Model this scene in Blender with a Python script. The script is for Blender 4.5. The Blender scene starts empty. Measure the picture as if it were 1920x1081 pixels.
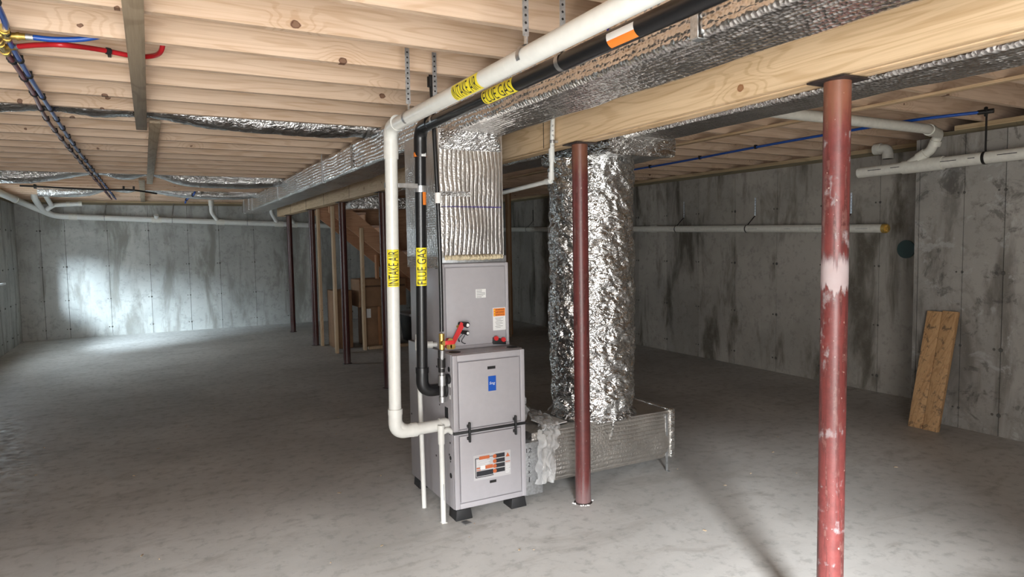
import bpy, bmesh, math, random
from mathutils import Vector, Matrix, noise
random.seed(7)
V = Vector
scene = bpy.context.scene
COL = scene.collection

# ------------------------------------------------------------------ camera
FPX, YAW, PITCH, ROLL, CAMZ = 1265.2, 0.48858, 0.067664, -0.016874, 1.5283
cd = bpy.data.cameras.new('camera'); cam = bpy.data.objects.new('camera', cd); COL.objects.link(cam)
fw = V((math.sin(YAW)*math.cos(PITCH), math.cos(YAW)*math.cos(PITCH), -math.sin(PITCH)))
rt = V((math.cos(YAW), -math.sin(YAW), 0)); up = rt.cross(fw)
rt2 = rt*math.cos(ROLL) + up*math.sin(ROLL); up2 = up*math.cos(ROLL) - rt*math.sin(ROLL)
cam.matrix_world = Matrix(((rt2.x, up2.x, -fw.x, 0), (rt2.y, up2.y, -fw.y, 0), (rt2.z, up2.z, -fw.z, CAMZ), (0, 0, 0, 1)))
cd.sensor_fit = 'HORIZONTAL'; cd.sensor_width = 36.0; cd.lens = 36.0*FPX/1920.0; cd.clip_start = 0.05
scene.camera = cam

# ------------------------------------------------------------------ world, daylight, exposure
w = bpy.data.worlds.new('world'); scene.world = w; w.use_nodes = True
bg = w.node_tree.nodes['Background']; bg.inputs['Color'].default_value = (0.62, 0.78, 1.0, 1); bg.inputs['Strength'].default_value = 0.6
def area(name, loc, target, sx, sy, power, color, spread=180):
    l = bpy.data.lights.new(name, 'AREA'); l.shape = 'RECTANGLE'; l.size = sx; l.size_y = sy
    l.energy = power; l.color = color; l.spread = math.radians(spread)
    o = bpy.data.objects.new(name, l); COL.objects.link(o); o.location = loc
    o.rotation_euler = (V(target)-V(loc)).to_track_quat('-Z', 'Y').to_euler()
    return o
area('daylight_door', (-0.62, -1.66, 1.10), (-0.62, 2.0, 1.12), 2.4, 1.9, 225, (1.0, 0.985, 0.97))
area('sky_through_door', (-2.4, -6.0, 4.0), (0.8, 3.0, 0.0), 1.5, 0.9, 4200, (0.94, 0.97, 1.0))
area('daylight_near_window', (-2.10, 0.0, 1.45), (3.0, 0.0, 1.35), 1.1, 1.0, 20, (0.96, 0.98, 1.0))
area('sky_through_near_window', (-4.5, -2.9, 3.2), (-2.0, 0.0, 1.9), 3.4, 0.6, 850, (0.95, 0.975, 1.0))
area('daylight_far_window', (-2.12, 11.25, 1.40), (1.5, 11.6, 0.6), 1.7, 0.6, 60, (0.80, 0.92, 1.0))
area('sky_through_far_window', (-3.2, 9.4, 2.16), (0.2, 13.9, 0.7), 0.7, 0.50, 1500, (0.70, 0.87, 1.0))
vs = scene.view_settings
scene.display_settings.display_device = 'sRGB'
vs.view_transform = 'Standard'; vs.look = 'None'; vs.gamma = 1.0; vs.use_curve_mapping = False; vs.exposure = 0.0
cy = scene.cycles
cy.use_denoising = True; cy.use_adaptive_sampling = True; cy.adaptive_threshold = 0.02; cy.max_bounces = 8; cy.diffuse_bounces = 5; cy.glossy_bounces = 4; cy.transparent_max_bounces = 12
cy.caustics_reflective = False; cy.caustics_refractive = False; cy.sample_clamp_indirect = 6.0

# ------------------------------------------------------------------ node helpers and materials
def newmat(name):
    m = bpy.data.materials.new(name); m.use_nodes = True
    nt = m.node_tree; return m, nt, nt.nodes['Principled BSDF']
def nd(nt, typ, ins=None, **props):
    n = nt.nodes.new(typ)
    for k, v in props.items(): setattr(n, k, v)
    for k, v in (ins or {}).items():
        s = n.inputs[k]
        if isinstance(v, bpy.types.NodeSocket): nt.links.new(v, s)
        else: s.default_value = v
    return n
def mth(nt, op, a, b=0.0, c=0.0):
    return nd(nt, 'ShaderNodeMath', {0: a, 1: b, 2: c}, operation=op).outputs[0]
def comb(nt, x, y, z):
    return nd(nt, 'ShaderNodeCombineXYZ', {0: x, 1: y, 2: z}).outputs[0]
def sepos(nt, objspace=False):
    p = nt.nodes.new('ShaderNodeTexCoord').outputs['Object'] if objspace else nt.nodes.new('ShaderNodeNewGeometry').outputs['Position']
    s = nd(nt, 'ShaderNodeSeparateXYZ', {0: p}); return p, s.outputs
def ntex(nt, vec, scale, detail=3.0, rough=0.55, dist=0.0):
    return nd(nt, 'ShaderNodeTexNoise', {'Vector': vec, 'Scale': scale, 'Detail': detail, 'Roughness': rough, 'Distortion': dist}).outputs[0]
def step(nt, x, lo, hi, a=0.0, b=1.0):
    return nd(nt, 'ShaderNodeMapRange', {0: x, 1: lo, 2: hi, 3: a, 4: b}, interpolation_type='SMOOTHSTEP').outputs[0]
def mix(nt, fac, a, b, mode='MIX'):
    n = nt.nodes.new('ShaderNodeMix'); n.data_type = 'RGBA'; n.blend_type = mode
    for i, v in ((0, fac), (6, a), (7, b)):
        if isinstance(v, bpy.types.NodeSocket): nt.links.new(v, n.inputs[i])
        else: n.inputs[i].default_value = v if i == 0 else (*v[:3], 1.0)
    return n.outputs[2]
def bump(nt, b, h, strength, dist):
    n = nd(nt, 'ShaderNodeBump', {'Height': h, 'Strength': strength, 'Distance': dist}); nt.links.new(n.outputs[0], b.inputs['Normal'])
def rnd(nt): return nt.nodes.new('ShaderNodeObjectInfo').outputs['Random']
def plain(name, col, rough=0.5, metal=0.0, vary=0.0, bumpy=0.0, nscale=30):
    m, nt, b = newmat(name); b.inputs['Roughness'].default_value = rough; b.inputs['Metallic'].default_value = metal
    p, _ = sepos(nt)
    n = ntex(nt, p, nscale, 4)
    c = mix(nt, step(nt, n, 0.3, 0.7), [x*(1-vary) for x in col], [min(1, x*(1+vary)) for x in col])
    nt.links.new(c, b.inputs['Base Color'])
    if bumpy: bump(nt, b, n, bumpy, 0.004)
    return m
def wood(name, axis, light, dark, knotcol=(0.12, 0.045, 0.022), knots=0.5, rough=0.62, objspace=False, kd=1.5, dirt=0.0):
    m, nt, b = newmat(name); b.inputs['Roughness'].default_value = rough
    p, s = sepos(nt, objspace); r = rnd(nt)
    al = s[axis]; a = s[(axis+1) % 3]; c = s[(axis+2) % 3]
    if axis == 0: vert, dep = s[2], s[1]
    elif axis == 1: vert, dep = s[2], s[0]
    else: vert, dep = mth(nt, 'ADD', s[0], s[1]), s[0]
    o1 = mth(nt, 'MULTIPLY', r, 37.0); o2 = mth(nt, 'MULTIPLY', r, 113.0)
    alr = mth(nt, 'ADD', al, o1); vr = mth(nt, 'ADD', vert, o2)
    kv = comb(nt, mth(nt, 'MULTIPLY', alr, kd*1.5), mth(nt, 'MULTIPLY', vr, kd*1.9), 0.0)
    kv = nd(nt, 'ShaderNodeVectorMath', {0: kv, 1: nd(nt, 'ShaderNodeVectorMath', {0: nd(nt, 'ShaderNodeTexNoise', {'Vector': kv, 'Scale': 9.0, 'Detail': 3.0}).outputs['Color'], 'Scale': 0.07}, operation='SCALE').outputs[0]}, operation='ADD').outputs[0]
    vo = nd(nt, 'ShaderNodeTexVoronoi', {'Vector': kv, 'Scale': 1.0, 'Randomness': 1.0}, voronoi_dimensions='2D')
    pick = nd(nt, 'ShaderNodeSeparateColor', {0: vo.outputs['Color']}).outputs[0]
    on = mth(nt, 'LESS_THAN', pick, knots)
    ksz = mth(nt, 'ADD', 0.014, mth(nt, 'MULTIPLY', pick, 0.060))
    kn = mth(nt, 'MULTIPLY', step(nt, mth(nt, 'DIVIDE', vo.outputs['Distance'], ksz), 1.0, 0.75), on)
    kin = step(nt, mth(nt, 'DIVIDE', vo.outputs['Distance'], ksz), 0.75, 0.55)
    halo = mth(nt, 'MULTIPLY', step(nt, vo.outputs['Distance'], 0.30, 0.03), on)
    gv = comb(nt, mth(nt, 'MULTIPLY', alr, 0.55), mth(nt, 'MULTIPLY', vr, 5.5), mth(nt, 'MULTIPLY', dep, 3.0))
    n0 = ntex(nt, gv, 1.1, 2.0, 0.5, 0.2)
    ring = mth(nt, 'SINE', mth(nt, 'ADD', mth(nt, 'MULTIPLY', n0, 85.0), mth(nt, 'MULTIPLY', halo, 16.0)))
    fine = ntex(nt, comb(nt, mth(nt, 'MULTIPLY', alr, 3.0), mth(nt, 'MULTIPLY', vr, 120.0), mth(nt, 'MULTIPLY', dep, 120.0)), 1.0, 3.0)
    blot = ntex(nt, comb(nt, mth(nt, 'MULTIPLY', alr, 1.2), mth(nt, 'MULTIPLY', vr, 4.0), dep), 1.0, 3.0)
    g = mth(nt, 'ADD', mth(nt, 'MULTIPLY', step(nt, ring, 0.2, 1.0), 0.42), mth(nt, 'MULTIPLY', step(nt, fine, 0.40, 0.72), 0.38))
    g = mth(nt, 'ADD', g, mth(nt, 'MULTIPLY', step(nt, blot, 0.4, 0.75), 0.35))
    g = mth(nt, 'ADD', g, mth(nt, 'MULTIPLY', halo, 0.18))
    colr = mix(nt, g, light, dark)
    tone = mth(nt, 'ADD', 0.93, mth(nt, 'MULTIPLY', r, 0.12))
    colr = mix(nt, 1.0, colr, comb(nt, tone, tone, tone), 'MULTIPLY')
    if dirt:
        dn = ntex(nt, p, 16.0, 6.0, 0.7, 0.6)
        colr = mix(nt, mth(nt, 'MULTIPLY', step(nt, dn, 0.53, 0.66), dirt), colr, (0.07, 0.05, 0.035))
    colr = mix(nt, kn, colr, mix(nt, kin, knotcol, [0.78*q+0.22*x for q, x in zip(knotcol, dark)]))
    nt.links.new(colr, b.inputs['Base Color'])
    bump(nt, b, fine, 0.15, 0.002)
    return m
def concrete(name, base, dark, floor=False, stain=0.55, white=0.0):
    m, nt, b = newmat(name)
    p, s = sepos(nt); r = rnd(nt)
    big = ntex(nt, p, 0.75 if floor else 1.3, 5.0, 0.6, 0.3)
    fine = ntex(nt, p, 14.0, 6.0, 0.65)
    speck = ntex(nt, p, 90.0, 3.0, 0.7)
    if floor:
        sv = comb(nt, mth(nt, 'MULTIPLY', s[0], 1.0), mth(nt, 'MULTIPLY', s[1], 2.6), 0.0)
        st = ntex(nt, sv, 1.7, 6.0, 0.68, 0.8)
        f = mth(nt, 'MULTIPLY', step(nt, st, 0.50, 0.72), stain)
    else:
        hv = comb(nt, mth(nt, 'MULTIPLY', mth(nt, 'ADD', s[0], s[1]), 3.2), mth(nt, 'MULTIPLY', s[0], 1.0), mth(nt, 'MULTIPLY', s[2], 0.8))
        st = ntex(nt, hv, 1.0, 5.0, 0.62, 0.4)
        f = mth(nt, 'MULTIPLY', step(nt, st, 0.48, 0.66), stain)
    c = mix(nt, step(nt, big, 0.3, 0.7), [x*0.82 for x in base], [x*1.12 for x in base])
    c = mix(nt, f, c, dark)
    c = mix(nt, mth(nt, 'MULTIPLY', step(nt, fine, 0.50, 0.68), 0.50), c, [x*0.55 for x in base])
    c = mix(nt, mth(nt, 'MULTIPLY', step(nt, speck, 0.62, 0.72), 0.35), c, [min(1, x*1.5) for x in base])
    if white:
        wn = ntex(nt, p, 3.8, 8.0, 0.72, 0.5)
        c = mix(nt, mth(nt, 'MULTIPLY', step(nt, wn, 0.56, 0.63), white), c, (0.42, 0.41, 0.395))
        dn = ntex(nt, comb(nt, s[2], s[1], s[0]), 4.6, 8.0, 0.72, 0.6)
        c = mix(nt, mth(nt, 'MULTIPLY', step(nt, dn, 0.54, 0.62), white), c, (0.06, 0.055, 0.05))
    if not floor:
        t = mth(nt, 'ADD', 0.86, mth(nt, 'MULTIPLY', r, 0.26))
        c = mix(nt, 1.0, c, comb(nt, t, t, t), 'MULTIPLY')
    nt.links.new(c, b.inputs['Base Color'])
    b.inputs['Roughness'].default_value = 0.55 if floor else 0.8
    if floor:
        nt.links.new(step(nt, fine, 0.3, 0.7, 0.42, 0.68), b.inputs['Roughness'])
    h = mth(nt, 'ADD', fine, mth(nt, 'MULTIPLY', speck, 0.4))
    bump(nt, b, h, 0.18 if floor else 0.35, 0.004)
    return m
def foil(name, kind, axis=(0, 2), tint=(0.80, 0.78, 0.76), rough=0.3, bs=0.8, sc=1.0):
    m, nt, b = newmat(name); b.inputs['Metallic'].default_value = 1.0
    p, s = sepos(nt)
    wob = ntex(nt, p, 5.0, 3.0)
    if kind == 'quilt':
        vo = nd(nt, 'ShaderNodeTexVoronoi', {'Vector': p, 'Scale': 62.0, 'Randomness': 0.7}).outputs['Distance']
        bump(nt, b, mth(nt, 'ADD', vo, mth(nt, 'MULTIPLY', ntex(nt, p, 9.0, 3.0), 1.5)), 0.55, 0.007)
        c = mix(nt, step(nt, wob, 0.35, 0.7), tint, [x*0.82 for x in tint])
    elif kind == 'bubble':
        ph = mth(nt, 'ADD', mth(nt, 'MULTIPLY', mth(nt, 'ADD', s[axis[0]], s[axis[1]]), 2*math.pi/0.026), mth(nt, 'MULTIPLY', wob, 6.0))
        lines = mth(nt, 'POWER', mth(nt, 'ABSOLUTE', mth(nt, 'SINE', mth(nt, 'MULTIPLY', ph, 0.5))), 0.6)
        vo = nd(nt, 'ShaderNodeTexVoronoi', {'Vector': p, 'Scale': 75.0, 'Randomness': 0.55}).outputs['Distance']
        big = ntex(nt, p, 7.0, 3.0)
        h = mth(nt, 'ADD', mth(nt, 'MULTIPLY', lines, 0.9), mth(nt, 'ADD', mth(nt, 'MULTIPLY', vo, 0.7), mth(nt, 'MULTIPLY', big, 2.2)))
        bump(nt, b, h, bs, 0.009)
        c = mix(nt, step(nt, wob, 0.35, 0.7), tint, [x*0.82 for x in tint])
    else:
        q = comb(nt, s[0], s[1], mth(nt, 'MULTIPLY', s[2], 2.0))
        n1 = ntex(nt, q, 15.0*sc, 2.0, 0.45, 0.8); n2 = ntex(nt, q, 34.0*sc, 2.0, 0.45, 1.4); n3 = ntex(nt, p, 80.0, 2.0, 0.5, 0.5)
        r1 = mth(nt, 'ABSOLUTE', mth(nt, 'SUBTRACT', n1, 0.5)); r2 = mth(nt, 'ABSOLUTE', mth(nt, 'SUBTRACT', n2, 0.5))
        h = mth(nt, 'ADD', mth(nt, 'MULTIPLY', r1, 4.5), mth(nt, 'ADD', mth(nt, 'MULTIPLY', r2, 2.4), mth(nt, 'MULTIPLY', n3, 0.2)))
        bump(nt, b, h, bs, 0.014)
        c = mix(nt, step(nt, n1, 0.35, 0.65), tint, [x*0.8 for x in tint])
    nt.links.new(c, b.inputs['Base Color'])
    b.inputs['Roughness'].default_value = rough
    return m
def column_paint(name, k=1.0):
    m, nt, b = newmat(name)
    p, s = sepos(nt)
    n = ntex(nt, p, 20.0, 7.0, 0.75)
    v = ntex(nt, comb(nt, mth(nt, 'MULTIPLY', s[0], 60.0), mth(nt, 'MULTIPLY', s[1], 60.0), mth(nt, 'MULTIPLY', s[2], 4.0)), 1.0, 4.0, 0.6)
    sp = ntex(nt, p, 55.0, 3.0, 0.6)
    c = mix(nt, step(nt, n, 0.35, 0.7), (0.195, 0.046, 0.042), (0.130, 0.030, 0.028))
    c = mix(nt, mth(nt, 'MULTIPLY', step(nt, v, 0.48, 0.66), 0.75), c, (0.055, 0.017, 0.016))
    c = mix(nt, mth(nt, 'MULTIPLY', step(nt, mth(nt, 'MULTIPLY', n, v), 0.29, 0.35), 0.45), c, (0.30, 0.14, 0.12))
    c = mix(nt, step(nt, sp, 0.69, 0.72), c, (0.45, 0.33, 0.28))
    # rusty top, dusty foot
    z = s[2]
    c = mix(nt, mth(nt, 'MULTIPLY', step(nt, mth(nt, 'ADD', z, mth(nt, 'MULTIPLY', v, 0.35)), 2.02, 2.22), 0.6), c, (0.30, 0.13, 0.07))
    c = mix(nt, mth(nt, 'MULTIPLY', step(nt, mth(nt, 'SUBTRACT', mth(nt, 'MULTIPLY', v, 0.5), z), 0.05, 0.24), 0.55), c, (0.34, 0.25, 0.25))
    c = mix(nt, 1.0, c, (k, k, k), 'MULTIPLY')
    nt.links.new(c, b.inputs['Base Color'])
    b.inputs['Roughness'].default_value = 0.38
    bump(nt, b, n, 0.25, 0.002)
    return m
def plaster(name):
    m, nt, b = newmat(name)
    p, s = sepos(nt)
    v = ntex(nt, comb(nt, mth(nt, 'MULTIPLY', s[0], 70.0), mth(nt, 'MULTIPLY', s[1], 70.0), mth(nt, 'MULTIPLY', s[2], 7.0)), 1.0, 4.0, 0.6)
    n = ntex(nt, p, 14.0, 4.0)
    zz = mth(nt, 'ADD', s[2], mth(nt, 'MULTIPLY', mth(nt, 'SUBTRACT', v, 0.5), 0.16))
    cov = mth(nt, 'MULTIPLY', step(nt, zz, 1.325, 1.345), step(nt, zz, 1.475, 1.425))
    spots = step(nt, mth(nt, 'ADD', n, mth(nt, 'MULTIPLY', v, 0.3)), 0.73, 0.84)
    cov = mth(nt, 'MAXIMUM', mth(nt, 'MULTIPLY', cov, 0.95), mth(nt, 'MULTIPLY', spots, 0.5))
    c = mix(nt, n, (0.42, 0.30, 0.30), (0.56, 0.49, 0.50))
    nt.links.new(c, b.inputs['Base Color']); b.inputs['Roughness'].default_value = 0.9
    nt.links.new(cov, b.inputs['Alpha'])
    return m
def film(name, col, alpha, rough=0.15):
    m, nt, b = newmat(name)
    b.inputs['Base Color'].default_value = (*col, 1); b.inputs['Roughness'].default_value = rough; b.inputs['Alpha'].default_value = alpha
    p, _ = sepos(nt); bump(nt, b, ntex(nt, p, 40, 4, 0.6, 1.0), 0.5, 0.01)
    return m

M = dict(
    joist=wood('joist_wood', 0, (0.75, 0.562, 0.418), (0.57, 0.380, 0.245), knots=0.62),
    beam=wood('beam_wood', 1, (0.72, 0.520, 0.325), (0.50, 0.325, 0.170), (0.25, 0.10, 0.04), knots=0.35, kd=1.1),
    osb=wood('subfloor_wood', 1, (0.50, 0.36, 0.22), (0.32, 0.21, 0.12), knots=0.3),
    strap=wood('strapping_wood', 1, (0.40, 0.31, 0.21), (0.25, 0.18, 0.115), knots=0.1),
    sill=wood('sill_wood', 1, (0.50, 0.37, 0.22), (0.33, 0.225, 0.12), knots=0.1),
    treated=wood('treated_wood', 1, (0.20, 0.165, 0.10), (0.12, 0.10, 0.06), knots=0.1),
    sillx=wood('sill_wood_x', 0, (0.50, 0.37, 0.22), (0.33, 0.225, 0.12), knots=0.1),
    treatedx=wood('treated_wood_x', 0, (0.20, 0.165, 0.10), (0.12, 0.10, 0.06), knots=0.1),
    stud=wood('stud_wood', 2, (0.58, 0.43, 0.28), (0.42, 0.28, 0.16), knots=0.35, kd=1.8),
    redstud=wood('stud_wood_red', 2, (0.48, 0.24, 0.11), (0.32, 0.14, 0.06), knots=0.35, kd=1.8),
    stair=wood('stair_wood', 0, (0.56, 0.32, 0.19), (0.38, 0.19, 0.10), knots=0.35),
    tread=wood('tread_wood', 1, (0.62, 0.42, 0.33), (0.46, 0.28, 0.19), knots=0.2),
    scrap=wood('scrap_board_wood', 2, (0.56, 0.34, 0.165), (0.36, 0.19, 0.08), knots=0.5, kd=2.6, objspace=True, dirt=0.75),
    wall=concrete('wall_concrete', (0.42, 0.42, 0.395), (0.17, 0.16, 0.135), stain=0.7),
    wallr=concrete('right_wall_concrete', (0.335, 0.308, 0.272), (0.085, 0.072, 0.052), stain=0.9),
    walln=concrete('near_wall_concrete', (0.315, 0.295, 0.268), (0.10, 0.087, 0.070), stain=0.75, white=0.6),
    core=plain('joint_concrete', (0.09, 0.085, 0.075), 0.9),
    floor=concrete('floor_concrete', (0.50, 0.485, 0.46), (0.285, 0.262, 0.235), floor=True, stain=0.6),
    bub_y=foil('quilted_foil_trunk', 'quilt', (0, 2), (0.82, 0.79, 0.76), 0.27), bub_z=foil('bubble_foil_plenum', 'bubble', (0, 1), (0.72, 0.70, 0.68), 0.36, 0.30),
    bub_x=foil('bubble_foil_box', 'bubble', (1, 2), (0.64, 0.61, 0.57), 0.45, 0.4),
    crum=foil('crumpled_foil', 'crumple', 0, (0.92, 0.92, 0.91), 0.20, 0.55, 0.55), flex=foil('flex_duct_foil', 'crumple', 0, (0.70, 0.69, 0.68), 0.14, 0.40),
    tape=foil('foil_tape', 'crumple', 0, (0.88, 0.88, 0.88), 0.2),
    galv=plain('galvanized_steel', (0.56, 0.58, 0.60), 0.36, 0.85, 0.18, 0.0, 60), steel=plain('strap_steel', (0.45, 0.45, 0.45), 0.4, 0.9, 0.15),
    pvc=plain('white_pvc', (0.70, 0.70, 0.665), 0.32, 0, 0.03), pvcd=plain('cream_pvc', (0.70, 0.68, 0.61), 0.4, 0, 0.06),
    ink=plain('print_ink', (0.02, 0.02, 0.025), 0.6), inkb=plain('blue_marker', (0.05, 0.03, 0.22), 0.6), inkr=plain('grey_print', (0.30, 0.30, 0.31), 0.6),
    black=plain('black_pipe', (0.011, 0.011, 0.012), 0.28), rubber=plain('black_rubber', (0.014, 0.014, 0.015), 0.6), iron=plain('black_iron', (0.03, 0.028, 0.027), 0.4, 0.5),
    grey=plain('furnace_paint', (0.325, 0.310, 0.325), 0.36, 0.0, 0.02), greyl=plain('furnace_door_paint', (0.40, 0.385, 0.405), 0.34, 0.0, 0.02),
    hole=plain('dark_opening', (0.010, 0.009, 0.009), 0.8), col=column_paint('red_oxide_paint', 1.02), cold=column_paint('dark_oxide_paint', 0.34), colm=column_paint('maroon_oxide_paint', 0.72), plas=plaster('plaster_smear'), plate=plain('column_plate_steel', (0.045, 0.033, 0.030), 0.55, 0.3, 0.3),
    yellow=plain('yellow_label', (0.86, 0.72, 0.03), 0.4), rust=plain('rust_label', (0.52, 0.13, 0.045), 0.4), orange=plain('orange_label', (0.80, 0.22, 0.03), 0.4), white=plain('white_label', (0.78, 0.78, 0.77), 0.45),
    lgrey=plain('grey_label', (0.50, 0.49, 0.50), 0.45), blue=plain('blue_badge', (0.012, 0.085, 0.42), 0.3), red=plain('red_cap', (0.62, 0.028, 0.030), 0.45), brass=plain('brass', (0.62, 0.43, 0.12), 0.35, 0.85, 0.15),
    brassd=plain('dull_brass', (0.55, 0.36, 0.10), 0.45, 0.5, 0.2), pexb=plain('blue_pex', (0.012, 0.075, 0.36), 0.3), pexr=plain('red_pex', (0.50, 0.018, 0.025), 0.3), pexd=plain('maroon_pex', (0.17, 0.025, 0.03), 0.32),
    card=plain('cardboard', (0.27, 0.155, 0.085), 0.8, 0, 0.12, 0, 8), carddk=plain('cardboard_print', (0.10, 0.055, 0.03), 0.8), dark=plain('dark_plastic', (0.02, 0.02, 0.022), 0.4),
    bag=film('clear_plastic_bag', (0.92, 0.93, 0.93), 0.30), paper=plain('paper', (0.80, 0.79, 0.77), 0.7), foam=plain('foam_sealant', (0.66, 0.56, 0.38), 0.8, 0, 0.15, 0.4, 60),
    green=plain('green_cap', (0.004, 0.030, 0.022), 0.4), winframe=plain('window_vinyl', (0.82, 0.83, 0.83), 0.4), lawn=plain('lawn_ground', (0.16, 0.2, 0.1), 0.9, 0, 0.2),
)
def glass_mat():
    m, nt, b = newmat('window_glass'); nt.nodes.remove(b); out = nt.nodes['Material Output']
    t = nt.nodes.new('ShaderNodeBsdfTransparent'); g = nd(nt, 'ShaderNodeBsdfGlossy', {'Roughness': 0.02})
    x = nd(nt, 'ShaderNodeMixShader', {0: 0.06}); nt.links.new(t.outputs[0], x.inputs[1]); nt.links.new(g.outputs[0], x.inputs[2]); nt.links.new(x.outputs[0], out.inputs[0])
    return m
M['glass'] = glass_mat()

# ------------------------------------------------------------------ mesh helpers
LOC = {}
class MB:
    def __init__(self): self.v = []; self.f = []
    def add(self, vs, fs):
        n = len(self.v); self.v += [V(p) for p in vs]; self.f += [tuple(i+n for i in f) for f in fs]; return self
    def box(self, x0, x1, y0, y1, z0, z1):
        return self.add([(x0,y0,z0),(x1,y0,z0),(x1,y1,z0),(x0,y1,z0),(x0,y0,z1),(x1,y0,z1),(x1,y1,z1),(x0,y1,z1)],
                        [(3,2,1,0),(4,5,6,7),(0,1,5,4),(1,2,6,5),(2,3,7,6),(3,0,4,7)])
    def hexa(self, b, t):   # four bottom and four top corners
        return self.add(list(b)+list(t), [(3,2,1,0),(4,5,6,7),(0,1,5,4),(1,2,6,5),(2,3,7,6),(3,0,4,7)])
    def prism(self, poly, y0, y1):  # polygon in x,z pushed along y
        n = len(poly)
        vs = [(x, y0, z) for x, z in poly] + [(x, y1, z) for x, z in poly]
        return self.add(vs, [tuple(range(n)), tuple(range(2*n-1, n-1, -1))] + [((i+1) % n, i, n+i, n+(i+1) % n) for i in range(n)])
    def tube(self, pts, r, seg=14, cap=True):
        pts = [V(p) for p in pts]; n = len(pts); rr = r if isinstance(r, (list, tuple)) else [r]*n
        t0 = (pts[1]-pts[0]).normalized(); ref = V((0,0,1)) if abs(t0.z) < 0.9 else V((1,0,0))
        u = t0.cross(ref).normalized(); vs = []
        for i in range(n):
            t = (pts[min(i+1, n-1)]-pts[max(i-1, 0)]).normalized()
            u = (u - t*u.dot(t)).normalized(); w_ = t.cross(u)
            for k in range(seg):
                a = 2*math.pi*k/seg; vs.append(pts[i] + (u*math.cos(a)+w_*math.sin(a))*rr[i])
        fs = [(i*seg+k, i*seg+(k+1) % seg, (i+1)*seg+(k+1) % seg, (i+1)*seg+k) for i in range(n-1) for k in range(seg)]
        if cap: fs += [tuple(range(seg-1, -1, -1)), tuple((n-1)*seg+k for k in range(seg))]
        return self.add(vs, fs)
    def build(self, name, mat, parent=None, smooth=None, bevel=0.0, origin=None, parts=1):
        if parent is not None: o0 = LOC[parent]
        elif origin is not None: o0 = V(origin)
        else:
            xs = [p.x for p in self.v]; ys = [p.y for p in self.v]; zs = [p.z for p in self.v]
            o0 = V(((min(xs)+max(xs))/2, (min(ys)+max(ys))/2, min(zs)))
        me = bpy.data.meshes.new(name); me.from_pydata([p-o0 for p in self.v], [], self.f)
        if bevel:
            bm = bmesh.new(); bm.from_mesh(me)
            bmesh.ops.bevel(bm, geom=list(bm.edges), offset=bevel, segments=2, profile=0.5, affect='EDGES', clamp_overlap=True)
            bm.to_mesh(me); bm.free()
        if smooth is not None or bevel:
            for p in me.polygons: p.use_smooth = True
            me.set_sharp_from_angle(angle=math.radians(smooth or 35))
        me.materials.append(M[mat]); me.update()
        o = bpy.data.objects.new(name, me); COL.objects.link(o)
        if parent is not None: o.parent = parent
        else: o.location = o0
        LOC[o] = o0
        return o
def tag(o, label=None, cat=None, group=None, kind=None):
    if label: o['label'] = label
    if cat: o['category'] = cat
    if group: o['group'] = group
    if kind: o['kind'] = kind
    return o
def thing(name, loc, label, cat, group=None, kind=None):
    o = bpy.data.objects.new(name, None); COL.objects.link(o); o.location = loc; o.empty_display_size = 0.1
    LOC[o] = V(loc); return tag(o, label, cat, group, kind)
def dup(o, loc, parent=None):
    c = o.copy(); COL.objects.link(c); c.parent = parent if parent is not None else o.parent; c.location = loc; LOC[c] = LOC.get(o); return c
def fillet(pts, rad, n=7):
    pts = [V(p) for p in pts]; out = [pts[0]]
    for a, b, c in zip(pts, pts[1:], pts[2:]):
        d1 = (a-b).normalized(); d2 = (c-b).normalized(); ang = d1.angle(d2)
        if ang > 3.1: out.append(b); continue
        t = min(rad/math.tan(ang/2), (a-b).length*0.49, (c-b).length*0.49); p, q = b+d1*t, b+d2*t
        for i in range(n+1):
            s = i/n; out.append(p*(1-s)**2 + b*2*s*(1-s) + q*s*s)
    return out + [pts[-1]]
def smoothpath(pts, n=8):
    pts = [V(p) for p in pts]; P = [pts[0]*2-pts[1]] + pts + [pts[-1]*2-pts[-2]]; out = []
    for i in range(1, len(P)-2):
        p0, p1, p2, p3 = P[i-1:i+3]
        for k in range(n):
            t = k/n
            out.append(0.5*((2*p1)+(p2-p0)*t+(2*p0-5*p1+4*p2-p3)*t*t+(3*p1-p0-3*p2+p3)*t**3))
    return out + [pts[-1]]
def text2d(s, slices=0):
    cu = bpy.data.curves.new('tmp', 'FONT'); cu.body = s; cu.size = 1.0; cu.resolution_u = 3
    ob = bpy.data.objects.new('tmp', cu); COL.objects.link(ob)
    me = bpy.data.meshes.new_from_object(ob.evaluated_get(bpy.context.evaluated_depsgraph_get()))
    bpy.data.objects.remove(ob); bpy.data.curves.remove(cu)
    bm = bmesh.new(); bm.from_mesh(me); bmesh.ops.triangulate(bm, faces=bm.faces[:])
    ys = [v.co.y for v in bm.verts]; lo, hi = min(ys), max(ys)
    for i in range(1, slices):
        bmesh.ops.bisect_plane(bm, geom=bm.verts[:]+bm.edges[:]+bm.faces[:], plane_co=(0, lo+(hi-lo)*i/slices, 0), plane_no=(0, 1, 0))
    bm.verts.index_update()
    xs = [v.co.x for v in bm.verts]; x0, x1 = min(xs), max(xs)
    vs = [((v.co.x-x0)/(x1-x0), (v.co.y-lo)/(hi-lo)-0.5) for v in bm.verts]; fs = [tuple(v.index for v in f.verts) for f in bm.faces]
    bm.free(); bpy.data.meshes.remove(me); return vs, fs
def text(mb, s, L, h, fn, slices=0):
    vs, fs = text2d(s, slices); mb.add([fn(u*L, v*h) for u, v in vs], fs); return mb
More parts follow.
